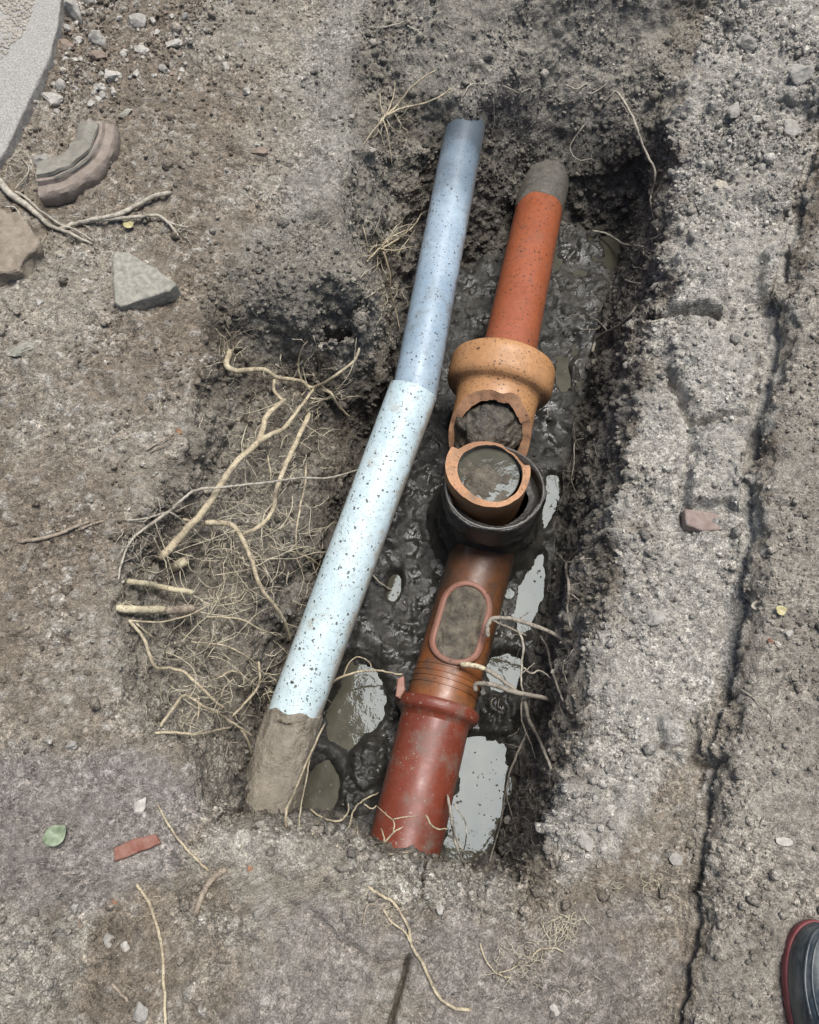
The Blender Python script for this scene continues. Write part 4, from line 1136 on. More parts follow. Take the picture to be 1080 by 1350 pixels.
root_thing('antler_root', 'pale antler-like root spray over the lower end of the red pipe', [
    ([(476,1119,.006),(492,1114,.02),(507,1110,None,-.10),(520,1097,None,-.12),(532,1090,None,-.13)], 2.2, 1.0),
    ([(507,1110,None,-.10),(505,1098,None,-.11),(502,1092,None,-.12)], 1.4, .8), ([(518,1098,None,-.12),(520,1085,None,-.13),(514,1078,None,-.14),(497,1063,None,-.16)], 1.3, .8), ([(518,1080,None,-.13),(535,1077,None,-.14),(551,1076,None,-.15)], 1.2, .7), ([(513,1126,.01),(540,1124,.02),(556,1130,.015),(568,1138,.004)], 1.3, .9)], None, M_rootpale)
root_thing('crossing_root', 'pale crossing roots above the clods left of the red pipe', [
    ([(444,1116,.01),(460,1090,None,-.15),(466,1070,None,-.2),(478,1056,None,-.25),(499,1045,None,-.28)], 2.0, 1.2),
    ([(408,1066,None,-.25),(425,1078,None,-.22),(446,1083,None,-.2),(458,1072,None,-.22),(460,1058,None,-.25)], 1.7, 1.2), ([(412,1100,.01),(420,1085,None,-.1),(427,1075,None,-.2)], 1.5, 1.0), ([(462,1110,.01),(470,1090,None,-.1),(472,1100,None,-.05),(478,1112,.006)], 1.2, .8), ([(480,1060,None,-.25),(490,1066,None,-.25),(497,1062,None,-.25)], 1.3, .8)], None, M_rootpale)
root_thing('leaning_root', 'long straight thin root leaning beside the muddy end of the white pipe', [([(429,953,None,-.27),(407,999,None,-.2),(390,1040,None,-.12),(378,1068,None,-.05),(378,1092,.004)], 1.6, 1.9), ([(408,1000,None,-.2),(404,1030,None,-.16),(397,1060,None,-.1),(394,1092,.004)], 1.3, 1.0)], None, M_rootpale)
root_thing('bridging_root', 'pale root arching from the white pipe over the mud to the brown barrel', [([(437,900,None,-.36),(452,892,None,-.35),(477,885,None,-.345),(500,884,None,-.345),(520,888,None,-.35),(531,889,None,-.355)], 2.0, 1.2), ([(453,891,None,-.35),(460,874,None,-.34),(472,866,None,-.34),(486,872,None,-.35),(490,880,None,-.35)], 1.1, .8)], None, M_rootpale)
root_thing('thin_root', 'thin root on the wet mud right of the white pipe middle', [([(491,757,.01),(503,770,.012),(520,780,.012),(534,795,.006)], 1.6, 1.0)], None, M_rootgrey)

# trodden ground
root_thing('surface_root', 'pale root running over the near slabs along the straight joint', [
    ([(484,1168,.003),(505,1182,.005),(518,1189,.006),(537,1218,.006),(544,1248,.006),(556,1267,.006),(574,1307,.006),(596,1328,.006),(622,1331,.003)], 2.2, 2.4),
    ([(505,1198,.004),(516,1215,.006),(533,1228,.006),(543,1245,.006)], 1.7, 1.6), ([(478,1222,.003),(484,1195,.005),(496,1192,.004)], 1.1, .8)], [(515,1195,12,10,24,h_(r=.6,liftr=.006))], M_rootpale)
root_thing('surface_root', 'thin branching root on the near slab right of the joint', [([(633,1243,.003),(640,1265,.005),(655,1283,.005),(674,1290,.003)], 1.5, 1.1), ([(656,1283,.005),(675,1278,.005),(687,1266,.003)], 1.1, .7)], [(675,1265,12,14,22,h_(r=.6,liftr=.006))], M_rootpale)
root_thing('surface_root', 'long brown root running down to the bottom edge at the left', [([(180,1165,.003),(192,1182,.006),(200,1198,.007),(208,1225,.007),(213,1250,.007),(216,1290,.007),(218,1340,.006),(219,1375,.006)], 2.6, 2.2)], [(205,1200,6,8,16,h_(r=.6,liftr=.005))], M_rootpale)
root_thing('surface_root', 'thin brown root left of the near rim below the red chip', [([(208,1060,.004),(222,1088,.005),(244,1117,.006),(260,1133,.006),(276,1149,.003)], 1.5, 2.2)], None, M_rootpale)
root_thing('bark_root', 'short crumbly bark-covered root left of the near rim', [([(298,1145,.006),(284,1155,.008),(272,1170,.008),(264,1188,.008),(257,1208,.004)], 4.8, 4.0)], [(290,1190,16,14,30,h_(r=.55,liftr=.008))], M_bark)
root_thing('buried_root', 'soil-coloured root half buried in the left ground', [([(24,714,.003),(53,711,.005),(83,702,.006),(100,694,.006),(118,688,.003)], 3.0, 2.6), ([(105,698,.005),(125,690,.005),(137,686,.003)], 2.0, 1.4)], None, M_bark)
root_thing('stalk', 'short grey stalk beside the oval pebble at the bottom left', [([(148,1297,.004),(158,1308,.006),(171,1321,.006)], 2.4, 2.2)], None, M_bark)
root_thing('grey_root', 'thick weathered grey root at the left edge above the brown block', [
    ([(-18,222,.01),(0,240,.014),(14,256,.016),(31,268,.018),(48,281,.018),(65,297,.014),(91,307,.01),(122,322,.004)], 6.4, 1.8),
    ([(20,252,.018),(36,262,.02),(50,275,.02),(80,296,.014),(100,303,.012),(124,318,.004)], 2.2, 1.2), ([(20,250,.016),(38,226,.012),(32,212,.01),(26,203,.006)], 1.3, .8)], [(100,325,20,24,24,h_(r=.7,liftr=.008)),(20,205,22,14,22,h_(r=.55,liftr=.01))], M_rootgrey)
root_thing('grey_root', 'smooth pale grey forked root in front of the curved clay fragment', [
    ([(76,303,.008),(100,295,.012),(122,290,.014),(154,283,.014),(178,272,.014),(200,260,.013),(226,254,.006)], 3.4, 3.4),
    ([(130,290,.012),(158,288,.012),(183,286,.012),(208,284,.012),(224,296,.012),(236,312,.008)], 3.0, 1.8), ([(218,290,.012),(232,296,.01),(248,300,.006)], 1.8, 1.0)], [(236,300,16,8,20,h_(r=.8,liftr=.008))], M_rootgrey)
root_thing('thin_root', 'thin white root trailing over the brown block', [([(7,273,.03),(22,275,.03),(31,297,.03),(41,316,.02),(43,338,.012),(36,356,.004)], 1.5, 1.0), ([(42,322,.015),(52,328,.008),(62,330,.004)], 1.1, .7)], None, M_rootgrey)
root_thing('dry_fibres', 'dry straw-coloured root fibres near the bottom right of the pit', [([(700,1262,.004),(712,1252,.006),(730,1250,.006),(744,1256,.004)], 1.6, 1.1)],
    [(745,1215,34,13,34,h_(ang=100,fan=50,r=.6,liftr=.008)), (700,1275,20,20,24,h_(r=.55,liftr=.006)), (850,1165,16,18,22,h_(r=.55,liftr=.006)), (775,1300,12,22,20,h_(r=.5,liftr=.005))], M_rootpale)
root_thing('crossing_root', 'thin pale root lying over the step at the right', [([(976,908,.006),(1000,925,.008),(1016,938,.008),(1020,955,.006)], 1.5, .9)], None, M_rootgrey)
root_thing('brown_stalks', 'thin brown stalks at the left rim beside the orange chip', [([(192,594,.006),(212,582,.012),(232,570,.012)], 1.4, 1.0, M_bark), ([(196,598,.006),(220,584,.012),(234,574,.01)], 1.1, .8, M_bark)], [(300,460,10,8,60,h_(ang=-80,fan=20,r=.55)), (225,625,14,14,30,h_(r=.6))], M_bark)
# stray fibres everywhere on the soil
st_h = []
for k in range(150):
    x, y = random.uniform(0, 1080), random.uniform(0, 1350)
    st_h += hairs(x, y, 1, 1, random.uniform(8, 24), r=.5, lift=.002, liftr=.004, branch=.25)
tag(link('stray_fibres', tube_mesh('stray_fibres', st_h), M_rootgrey), 'scattered stray root fibres lying on the soil', 'fibres', kind='stuff')

# ------------------------------------------------------------------ stones and finds
M_stone = plain_material('grey_stone', (.19,.178,.155,1), (.38,.36,.32,1), 90, .85, .004, 110, .3)
M_white = plain_material('pale_stone', (.27,.25,.215,1), (.50,.475,.42,1), 90, .85, .003, 110, .3)
M_brownst = plain_material('brown_stone', (.17,.13,.10,1), (.27,.215,.17,1), 55, .88, .004, 110, .3)
M_concrete = plain_material('concrete', (.16,.153,.138,1), (.42,.405,.37,1), 260, .85, .002, 300, .3)
M_block = plain_material('brown_block', (.17,.138,.10,1), (.30,.255,.20,1), 60, .9, .004, 140, .3)
M_tri = plain_material('rough_concrete', (.17,.16,.13,1), (.36,.345,.29,1), 95, .9, .004, 130, .3)
M_brick = plain_material('red_brick', (.19,.068,.045,1), (.27,.16,.125,1), 60, .85, .003, 150, .3)
M_brickdull = plain_material('dull_brick', (.20,.135,.112,1), (.29,.25,.22,1), 70, .9, .003, 150, .3)
M_orange = plain_material('orange_chip', (.24,.105,.05,1), (.33,.20,.12,1), 60, .7, .002, 150)
M_leaf = plain_material('green_leaf', (.11,.15,.08,1), (.27,.31,.21,1), 70, .5, .001, 90)
M_leafy = plain_material('yellow_leaf', (.34,.29,.13,1), (.44,.40,.23,1), 70, .55, .001, 90)
M_fragclay = plain_material('pink_brown_clay', (.185,.15,.122,1), (.29,.245,.205,1), 50, .85, .005, 90, .3)
M_fragmud = plain_material('green_grey_mortar', (.17,.158,.128,1), (.28,.262,.22,1), 45, .88, .006, 80, .3)

def stone(name, px, py, rpx, mat, seed, label, cat='stone', group=None, sq=(1, .8, .6), rot=0, cuts=9, sub=3, amp=.24, sink=.42):
    c = G(px, py, 0); s = depth(c) / F * rpx
    rs = random.Random(seed)
    bm = bmesh.new(); bmesh.ops.create_icosphere(bm, subdivisions=sub, radius=1)
    planes = []
    for k in range(cuts):
        n = Vector((rs.gauss(0, 1), rs.gauss(0, 1), rs.gauss(0, .8))).normalized(); planes.append((n, rs.uniform(.42, .8)))
    off = Vector((seed * 1.3, seed * .7, seed * .31))
    for v in bm.verts:
        for n, d in planes:
            e_ = v.co.dot(n) - d
            if e_ > 0: v.co -= n * e_ * .92
        v.co *= 1 + amp * mnoise.fractal(v.co * 1.4 + off, .9, 2.1, 4)
        v.co = Vector((v.co.x * sq[0], v.co.y * sq[1], v.co.z * sq[2])) * s
    bmesh.ops.rotate(bm, verts=bm.verts, cent=(0, 0, 0), matrix=Matrix.Rotation(math.radians(rot), 3, 'Z') @ Matrix.Rotation(rs.uniform(-.25, .25), 3, 'X'))
    for f in bm.faces: f.smooth = False
    me = bpy.data.meshes.new(name); bm.to_mesh(me); bm.free()
    o = link(name, me, mat)
    o.location = c + Vector((0, 0, s * sq[2] * (1 - sink * 1.6)))
    return tag(o, label, cat, group)

def slab(name, poly, base_z, top_z, mat, parent=None, bevel=.006, rough=.003, seed=0, sub=4, tilt=None, label=None):
    """a flat piece with the outline of poly (photo places at the top's height), real thickness and worn edges"""
    bm = bmesh.new()
    vs = [bm.verts.new(P(x, y, top_z)) for x, y in poly]
    f = bm.faces.new(vs)
    if f.normal.z < 0: f.normal_flip()
    bmesh.ops.recalc_face_normals(bm, faces=bm.faces)
    ex = bmesh.ops.extrude_face_region(bm, geom=[f])
    low_ = [v for v in ex['geom'] if isinstance(v, bmesh.types.BMVert)]
    for v in low_: v.co.z = base_z
    bmesh.ops.recalc_face_normals(bm, faces=bm.faces)
    top_e = [e_ for e_ in bm.edges if all(abs(v.co.z - top_z) < 1e-6 for v in e_.verts)]
    bmesh.ops.bevel(bm, geom=top_e, offset=bevel, segments=3, affect='EDGES', profile=.6)
    bmesh.ops.triangulate(bm, faces=bm.faces)
    for k in range(sub):
        long_ = [e_ for e_ in bm.edges if e_.calc_length() > .009]
        if not long_: break
        bmesh.ops.subdivide_edges(bm, edges=long_, cuts=1)
        bmesh.ops.triangulate(bm, faces=bm.faces)
    bm.normal_update()
    off = Vector((seed * 2.3, seed, 0))
    mv = [(v, v.normal * rough * (mnoise.fractal(v.co * 28 + off, .8, 2.1, 5))) for v in bm.verts]
    for v, d in mv: v.co += d
    for f_ in bm.faces: f_.smooth = True
    me = bpy.data.meshes.new(name); bm.to_mesh(me); bm.free()
    if tilt is not None:
        c = sum((v.co for v in me.vertices), Vector()) / len(me.vertices)
        me.transform(Matrix.Translation(c) @ tilt.to_4x4() @ Matrix.Translation(-c))
    o = link(name, me, mat, parent)
    if label: tag(o, label)
    return o

# concrete slab in the corner: smooth edge strip round an exposed-aggregate field
kz = .028
t_ = thing('concrete_slab', P(30, 80, 0), 'pale concrete paving slab with exposed pebbles at the top left corner', 'paving slab')
tag(slab('edge_strip', [(-140,-140),(84,-140),(80,0),(76,32),(66,72),(48,112),(28,152),(8,196),(-20,236),(-140,300)], -.05, kz, M_concrete, t_, .005, .002, 1), 'smooth concrete edge strip')
field = [(56,-20),(34,42),(-2,88),(-30,110),(-60,-20)]
M_agg = plain_material('aggregate', (.22,.195,.155,1), (.44,.405,.34,1), 40, .8, .002, 200)
fx_, fy_ = np.array([p[0] for p in field]), np.array([p[1] for p in field])
Vp, Fp = [], []
ico = bmesh.new(); bmesh.ops.create_icosphere(ico, subdivisions=1, radius=1); ico.verts.index_update()
IV = np.array([v.co[:] for v in ico.verts]); IF = np.array([[v.index for v in f.verts] for f in ico.faces]); ico.free()
bm20 = bmesh.new(); bmesh.ops.create_icosphere(bm20, subdivisions=2, radius=1); bm20.verts.index_update()
IV2 = np.array([v.co[:] for v in bm20.verts]); IF2 = np.array([[v.index for v in f.verts] for f in bm20.faces]); bm20.free()
OV = np.array([(1,0,0),(0,1,0),(-1,0,0),(0,-1,0),(0,0,1),(0,0,-1)], float); OF = np.array([(0,1,4),(1,2,4),(2,3,4),(3,0,4),(1,0,5),(2,1,5),(3,2,5),(0,3,5)])
aa, ab, n_ = [], [], 0
gxs, gys = rng.uniform(-60, 60, 1500), rng.uniform(-20, 115, 1500)
ins = poly_sd(gxs, gys, field) < -2
for x, y in zip(gxs[ins], gys[ins]):
    p = P(x, y, kz); r_s = rng.uniform(.003, .0062)
    aa.append(IV * r_s * rng.uniform(.75, 1.2, 3) * np.array([1, 1, .55]) + np.array(p)); ab.append(IF + n_); n_ += len(IV)
tag(link('pebble_field', mesh_np('pebble_field', np.concatenate(aa), np.concatenate(ab)), M_agg, t_), 'exposed pebble surface of the slab', kind='stuff')

# curved fragment of a clay pipe: a quarter ring with two steps and mortar on the hollow side
def arc_piece(name, prof, cen, a0, a1, mat, parent, rough=.003, n=46, label=None, seed=0):
    V_, F_ = [], []
    m = len(prof)
    for i in range(n + 1):
        a = math.radians(a0 + (a1 - a0) * i / n)
        for (r, z) in prof:
            jag = (.010 * mnoise.noise(Vector((r * 40, z * 40, seed))) if i in (0, n) else 0)
            p = Vector((math.cos(a + jag * 3) * r, math.sin(a + jag * 3) * r, z))
            p += Vector((mnoise.noise(p * 40 + Vector((seed, 0, 0))), mnoise.noise(p * 40 + Vector((0, seed, 5))), mnoise.noise(p * 40 + Vector((0, 9, seed))))) * rough
            V_.append(p)
    for i in range(n):
        for k in range(m):
            k2 = (k + 1) % m
            F_.append((i * m + k, i * m + k2, (i + 1) * m + k2, (i + 1) * m + k))
    F_.append(tuple(range(m))); F_.append(tuple(reversed(range(n * m, (n + 1) * m))))
    me = bpy.data.meshes.new(name); me.from_pydata([tuple(v) for v in V_], [], F_)
    bm = bmesh.new(); bm.from_mesh(me); bmesh.ops.recalc_face_normals(bm, faces=bm.faces)
    for ed in bm.edges:
        if len(ed.link_faces) == 2 and ed.calc_face_angle(0) > .6: ed.smooth = False
    bm.to_mesh(me); bm.free(); me.polygons.foreach_set('use_smooth', [True] * len(me.polygons))
    me.transform(cen)
    o = link(name, me, mat, parent)
    if label: tag(o, label)
    return o
fc = G(86, 219, 0)
cen = Matrix.Translation(fc + Vector((-.052, .055, .004))) @ Matrix.Rotation(math.radians(4), 4, Vector((1, 1, 0))) @ Matrix.Scale(1.08, 4)
t_ = thing('clay_fragment', fc, 'curved broken clay pipe fragment with greenish mortar, on the left ground', 'clay fragment')
arc_piece('ring_wall', [(.112, -.012), (.146, -.012), (.150, .012), (.148, .024), (.143, .030), (.128, .032), (.124, .040), (.112, .042)], cen, -82, 12, M_fragclay, t_, .003, seed=1)
arc_piece('mortar', [(.072, .030), (.080, .0), (.1125, -.004), (.1125, .0425), (.119, .0432), (.117, .049), (.100, .052), (.082, .044)], cen, -80, 8, M_fragmud, t_, .004, seed=4, label='green-grey mortar lining')
arc_piece('inner_step', [(.1225, .0432), (.1228, .0400), (.1250, .0385), (.1258, .0390), (.1240, .0440)], cen, -66, -12, plain_material('lime', (.28,.255,.21,1), (.4,.37,.31,1), 60, .9), t_, .001, seed=6, label='pale worn lip')
slab('shard', [(103,174),(112,171),(122,180),(112,186),(102,184)], .0, .022, M_orange, None, .002, .001, 3)
tag(bpy.data.objects['shard'], 'small orange clay shard behind the curved fragment', 'shard')

tag(slab('brown_block', [(-40,270),(8,274),(34,284),(46,306),(50,324),(38,336),(26,356),(-40,366)], -.03, .035, M_block, None, .008, .008, 5), 'brown stone block cut by the left edge of the picture', 'stone')
tag(slab('concrete_chunk', [(149,339),(156,333),(172,333),(186,342),(208,356),(232,374),(224,382),(196,390),(166,400),(158,402),(150,396)], -.01, .030, M_tri, None, .004, .003, 6, tilt=Matrix.Rotation(math.radians(4), 3, 'X')), 'triangular grey concrete chunk lying on the left ground', 'stone')
tag(slab('brick_fragment', [(903,671),(930,673),(962,680),(967,691),(950,699),(925,699),(905,692)], -.12, -.068, M_brickdull, None, .004, .002, 7), 'dull red brick fragment set in the right ledge', 'brick')
o = slab('red_brick_chip', [(150,1118),(176,1106),(205,1100),(212,1112),(190,1122),(150,1136)], -.02, .002, M_brick, None, .003, .003, 8)
tag(o, 'flat red brick chip trodden into the lower left ground', 'brick')
o = slab('clay_splinter', [(524,894),(533,890),(535,908),(528,922),(521,918)], -.40, -.30, M_oval, None, .003, .002, 9, sub=3)
tag(o, 'thin reddish clay splinter wedged beside the red collar', 'shard')

# countable stones; alike gravel shares a label
BIG = [
 (97,17,22,M_stone,(.75,1.1,.75),20,'large rough grey stone touching the concrete slab corner'),
 (130,56,16,M_stone,(1.1,.8,.7),-15,'angular grey stone in the gravel, largest left of centre'),
 (181,32,15,M_stone,(1.2,.8,.5),20,'flat pale grey stone at the top of the gravel'),
 (87,62,11,M_brownst,(1.1,.9,.6),10,'reddish brown stone beside the concrete slab'),
 (130,77,12,M_brownst,(1,.9,.6),0,'brown stone just below the angular grey stone'),
 (71,134,15,M_white,(1.2,.8,.6),-15,'whitish crumbly stone beside the slab above the clay fragment'),
 (81,114,9.5,M_stone,(1,.9,.7),0,'rounded grey stone right above the whitish crumbly stone'),
 (148,103,12,M_white,(1,.95,.7),0,'pale lumpy stone at the lower edge of the gravel'),
 (133,117,9,M_white,(1,.8,.7),0,'small white stone under the pale lumpy stone'),
 (217,93,9,M_stone,(.85,1,.8),0,'bluish grey pebble at the right edge of the gravel'),
 (230,60,12,M_white,(1.1,.8,.6),15,'white crumbly stone at the right of the gravel'),
 (187,66,10,M_white,(1.1,.8,.6),-20,'pale stone in the middle of the gravel'),
 (118,4,11,M_stone,(1.2,.7,.7),10,'grey stone cut by the top edge beside the big grey stone'),
 (58,218,15,M_stone,(1.1,.9,.7),0,'round grey clod in the hollow of the clay fragment'),
 (28,462,18,M_tri,(1.1,.7,.35),15,'flat grey stone at the left edge under the triangular chunk'),
 (167,150,11,M_tri,(1.1,.6,.35),35,'flat pale grey flake in the upper left soil'),
 (52,399,7,M_white,(1.1,.8,.6),-20,'small white pebble left of the triangular chunk'),
 (326,122,7,M_white,(1,.9,.7),0,'single pale pebble in the brown soil left of the bank'),
 (298,90,7,M_white,(.8,1,.7),0,'white pebble in the soil at the upper middle left'),
 (342,200,10,M_brownst,(1.2,.8,.5),0,'brown clod on the slope left of the far bank'),
 (186,1063,11,M_white,(.75,1.15,.5),-35,'pale oval pebble above the red brick chip'),
 (191,1073,5,M_white,(1,1,.7),0,'tiny white pebble touching the pale oval pebble'),
 (148,1085,6,M_stone,(1,.9,.6),0,'small grey pebble left of the pale oval pebble'),
 (165,1248,7,M_white,(1,1,.6),0,'white round pebble beside the long brown root'),
 (145,1240,11,M_stone,(1,1.1,.5),20,'grey half-buried pebble left of the white round pebble'),
 (185,1333,14,M_stone,(.8,1.2,.7),25,'oval grey pebble at the bottom beside the short stalk'),
 (100,1198,7,M_stone,(1,1,.7),0,'grey pebble at the edge of the pale crumbly patch'),
 (104,1218,7,M_brownst,(1,1,.7),0,'tan pebble under the grey pebble at the pale patch'),
 (98,983,9,M_stone,(1,1,.7),0,'round grey clod in the left ground below the roots'),
 (805,1067,8,M_white,(1.1,.7,.6),5,'pale yellowish pebble on the right ledge near the pit corner'),
 (731,1333,8,M_white,(.8,1.2,.6),20,'white shell-like pebble at the bottom right of the near slab'),
 (580,1197,7,M_white,(.8,1.1,.7),0,'tan pebble in the near rim beside the slab joint'),
 (330,1145,5,M_orange,(1,1,.8),0,'orange clay crumb in the near rim left of the pit'),
 (236,568,6,M_orange,(1,.9,.7),0,'orange clay chip on the left rim with brown stalks'),
 (150,1190,5,M_orange,(1,1,.7),0,'orange clay crumb below the red brick chip'),
 (1016,846,5,M_brick,(.9,1,.7),0,'tiny red brick crumb on the right bank'),
 (1040,835,7,M_white,(1,.7,.4),0,'pale chip on the right bank beside the red crumb'),
 (1035,1110,12,M_white,(1.1,.7,.35),-20,'pale flat crumb patch on the right bank above the boot'),
 (890,1133,12,M_stone,(1,.7,.4),35,'grey leaf-like flake on the ledge near the bottom of the step'),
 (1040,175,18,M_stone,(.8,1.2,.6),10,'large angular clod near the right edge at the top'),
 (1058,100,20,M_stone,(1,1,.6),0,'biggest grey clod at the top right corner'),
 (985,60,14,M_stone,(1.2,.9,.6),0,'rounded grey clod at the top right on the crumbly ledge'),
 (968,150,13,M_stone,(.8,1.2,.7),-10,'upright grey clod on the upper right ledge'),
 (770,940,10,M_stone,(1,.9,.7),0,'grey clod on the right rim beside the near puddle'),
 (770,1110,15,M_stone,(.8,1.2,.6),15,'oblong grey clod on the ledge at the near pit corner'),
 (862,812,15,M_stone,(1.2,.8,.5),20,'rounded pale clod in the middle of the right ledge'),
]
for i, (x, y, r, m_, sq, rot, lab) in enumerate(BIG):
    stone('stone', x, y, r, m_, 11 + i, lab, sq=sq, rot=rot)
GR = []
rs = random.Random(5)
for k in range(140):
    while True:
        x, y = rs.uniform(66, 262), rs.uniform(2, 150)
        if poly_sd(np.array([x]), np.array([y]), [(84,0),(262,0),(258,60),(236,112),(190,120),(120,152),(66,165),(76,60)])[0] < 0: break
    GR.append((x, y, rs.choice((2.5, 3, 3, 3.5, 3.5, 4.5, 5.5, 6.5))))
for k, (x, y, r) in enumerate(GR):
    ci = k % 4 if k % 5 else 0
    wd = ('whitish', 'grey', 'whitish', 'brown')[ci] + (' tiny' if r < 3.2 else ' small' if r < 5 else ' walnut-sized')
    gl = wd.split(' ', 1)[1] + ' ' + wd.split()[0] + ' gravel stone among the gravel beside the concrete slab'; gl2 = wd + ' gravel beside the slab'
    stone('gravel_stone', x, y, r, (M_white, M_stone, M_white, M_brownst)[ci], 200 + k, gl, group=gl2, sq=(1, rs.uniform(.7, 1), rs.uniform(.5, .8)), rot=rs.uniform(0, 180), sub=2)

# leaves
def leaf(name, px, py, size, rot, mat, label, curl=.7):
    c = G(px, py, .004)
    V_, F_ = [], []
    nU, nV = 10, 6
    for i in range(nU + 1):
        u = i / nU; w = .42 * math.sin(math.pi * u ** .8) ** .8 + .01
        for j in range(nV + 1):
            v = j / nV * 2 - 1
            V_.append(((u - .5) * size, v * w * size, (abs(v) * .10 + curl * (u - .5) ** 2 + .05 * math.sin(u * 9 + v * 2)) * size))
    for i in range(nU):
        for j in range(nV):
            F_.append((i * (nV + 1) + j, (i + 1) * (nV + 1) + j, (i + 1) * (nV + 1) + j + 1, i * (nV + 1) + j + 1))
    me = bpy.data.meshes.new(name); me.from_pydata(V_, [], F_); me.polygons.foreach_set('use_smooth', [True] * len(me.polygons))
    o = link(name, me, mat); o.location = c + Vector((0, 0, .004)); o.rotation_euler = (0, .1, math.radians(rot))
    md = o.modifiers.new('thickness', 'SOLIDIFY'); md.thickness = .0006
    return tag(o, label, 'leaf')
leaf('leaf', 76, 1101, .036, 40, M_leaf, 'pale green leaf on the lower left ground')
leaf('leaf', 171, 299, .022, 20, M_leafy, 'small yellow leaf beside the forked grey root')
leaf('leaf', 1028, 806, .020, 20, M_leafy, 'yellowish leaf scrap on the right bank')
leaf('leaf', 950, 247, .032, -20, M_rootgrey, 'pale dead leaf on the upper right ledge')
leaf('leaf', 995, 800, .018, 70, M_rootgrey, 'curled dead leaf at the foot of the step')

# ------------------------------------------------------------------ boot at the lower right
M_boot = plain_material('navy_rubber', (.010,.018,.026,1), (.022,.034,.044,1), 14, .38, .0004, 60)
tb = M_boot.node_tree; bb = tb.nodes['Principled BSDF']
co = N(tb, 'ShaderNodeTexCoord').outputs['Object']
mp = N(tb, 'ShaderNodeMapping'); mp.inputs['Scale'].default_value = (1.0, .35, 1.0); tb.links.new(co, mp.inputs[0])
nd = N(tb, 'ShaderNodeTexNoise', i_Scale=24.0, i_Detail=8.0, i_Roughness=.75); tb.links.new(mp.outputs[0], nd.inputs['Vector'])
src = bb.inputs['Base Color'].links[0].from_socket
cc = mixc(tb, ramp(tb, nd.outputs[0], [(.44, g(0)), (.64, g(.75))]).outputs[0], src, (.16, .165, .155, 1))
tb.links.new(cc, bb.inputs['Base Color'])
M_sole = plain_material('maroon_rubber', (.14,.028,.032,1), (.20,.05,.05,1), 60, .6, .0006, 120)
bt = P(1074, 1213, .03)                                  # toe tip
bd = Vector((-.03, 1.0, 0)).normalized()                 # direction the toe points
bs = Vector((bd.y, -bd.x, 0))
heel = bt - bd * .30
t_ = thing('boot', Vector((bt.x, bt.y - .15, 0)), 'dark navy rubber boot with a maroon sole at the lower right corner', 'boot')
gz0 = drop(bt.x - .03, bt.y - .06)[0].z
def halfw(t):     # half width along heel(0)..toe(1)
    if t < .12: return .040 * math.sqrt(max(0, 1 - ((.12 - t) / .12) ** 2)) + .0005
    if t < .62: return .040 + (.058 - .040) * (0.5 - .5 * math.cos(math.pi * (t - .12) / .5))
    return .058 * max(0, 1 - ((t - .62) / .38) ** 2.3) ** .5 + .0004
def outline(inset, n=40):
    L_, R_ = [], []
    for k in range(n + 1):
        t = .5 - .5 * math.cos(math.pi * k / n)
        w = max(.0003, halfw(t) - inset)
        tt_ = t * .30
        tt_ = inset + tt_ * (.30 - 2 * inset) / .30
        p = heel + bd * tt_
        L_.append(p - bs * w); R_.append(p + bs * w)
    return L_[:-1] + [heel + bd * (.30 - inset)] + list(reversed(R_[1:-1]))
def stack(name, levels, mat, parent, cap=True):
    rings_ = [[(p.x, p.y, z) for p in outline(i_)] for i_, z in levels]
    n = len(rings_[0]); V_ = [v for r in rings_ for v in r]; F_ = []
    for i in range(len(rings_) - 1):
        for k in range(n): F_.append((i * n + k, i * n + (k + 1) % n, (i + 1) * n + (k + 1) % n, (i + 1) * n + k))
    if cap: F_ += [tuple(range(n)), tuple(range((len(rings_) - 1) * n, len(rings_) * n))]
    me = bpy.data.meshes.new(name); me.from_pydata(V_, [], F_)
    bm = bmesh.new(); bm.from_mesh(me); bmesh.ops.recalc_face_normals(bm, faces=bm.faces); bm.to_mesh(me); bm.free()
    me.polygons.foreach_set('use_smooth', [True] * len(me.polygons))
    return link(name, me, mat, parent)
sz = gz0 - .004
stack('sole', [(.006, sz), (.001, sz + .002), (0, sz + .006), (0, sz + .018), (.0008, sz + .0205), (.0025, sz + .0212), (.003, sz + .016)], M_sole, t_)
# foot: rounded vamp rising towards the instep, then the shaft, one skin
V_, F_ = [], []
NT, NA = 36, 28
base_h = sz + .018
for i in range(NT + 1):
    t = .5 - .5 * math.cos(math.pi * i / NT)
    tpos = .0025 + t * .295
    w = max(.0004, halfw(t) - .0022)
    hgt = .105 if t < .35 else .105 - .050 * sstep(.35, .80, np.array(t)).item()
    if t > .70: hgt *= max(.02, 1 - ((t - .70) / .30) ** 2.6) ** .42
    if t < .10: hgt *= max(.05, 1 - ((.10 - t) / .10) ** 2) ** .5
    for k in range(NA + 1):
        a = math.pi * k / NA
        cx_, sx_ = math.cos(a), math.sin(a)
        x = math.copysign(abs(cx_) ** .75, cx_) * w; z = abs(sx_) ** .62 * hgt
        p = heel + bd * tpos + bs * x
        V_.append((p.x, p.y, base_h + z))
for i in range(NT):
    for k in range(NA):
        F_.append((i * (NA + 1) + k, i * (NA + 1) + k + 1, (i + 1) * (NA + 1) + k + 1, (i + 1) * (NA + 1) + k))
me = bpy.data.meshes.new('foot'); me.from_pydata(V_, [], F_)
bm = bmesh.new(); bm.from_mesh(me); bmesh.ops.recalc_face_normals(bm, faces=bm.faces); bm.to_mesh(me); bm.free()
me.polygons.foreach_set('use_smooth', [True] * len(me.polygons))
foot = link('foot', me, M_boot, t_)
ft = BVHTree.FromPolygons(V_, F_)
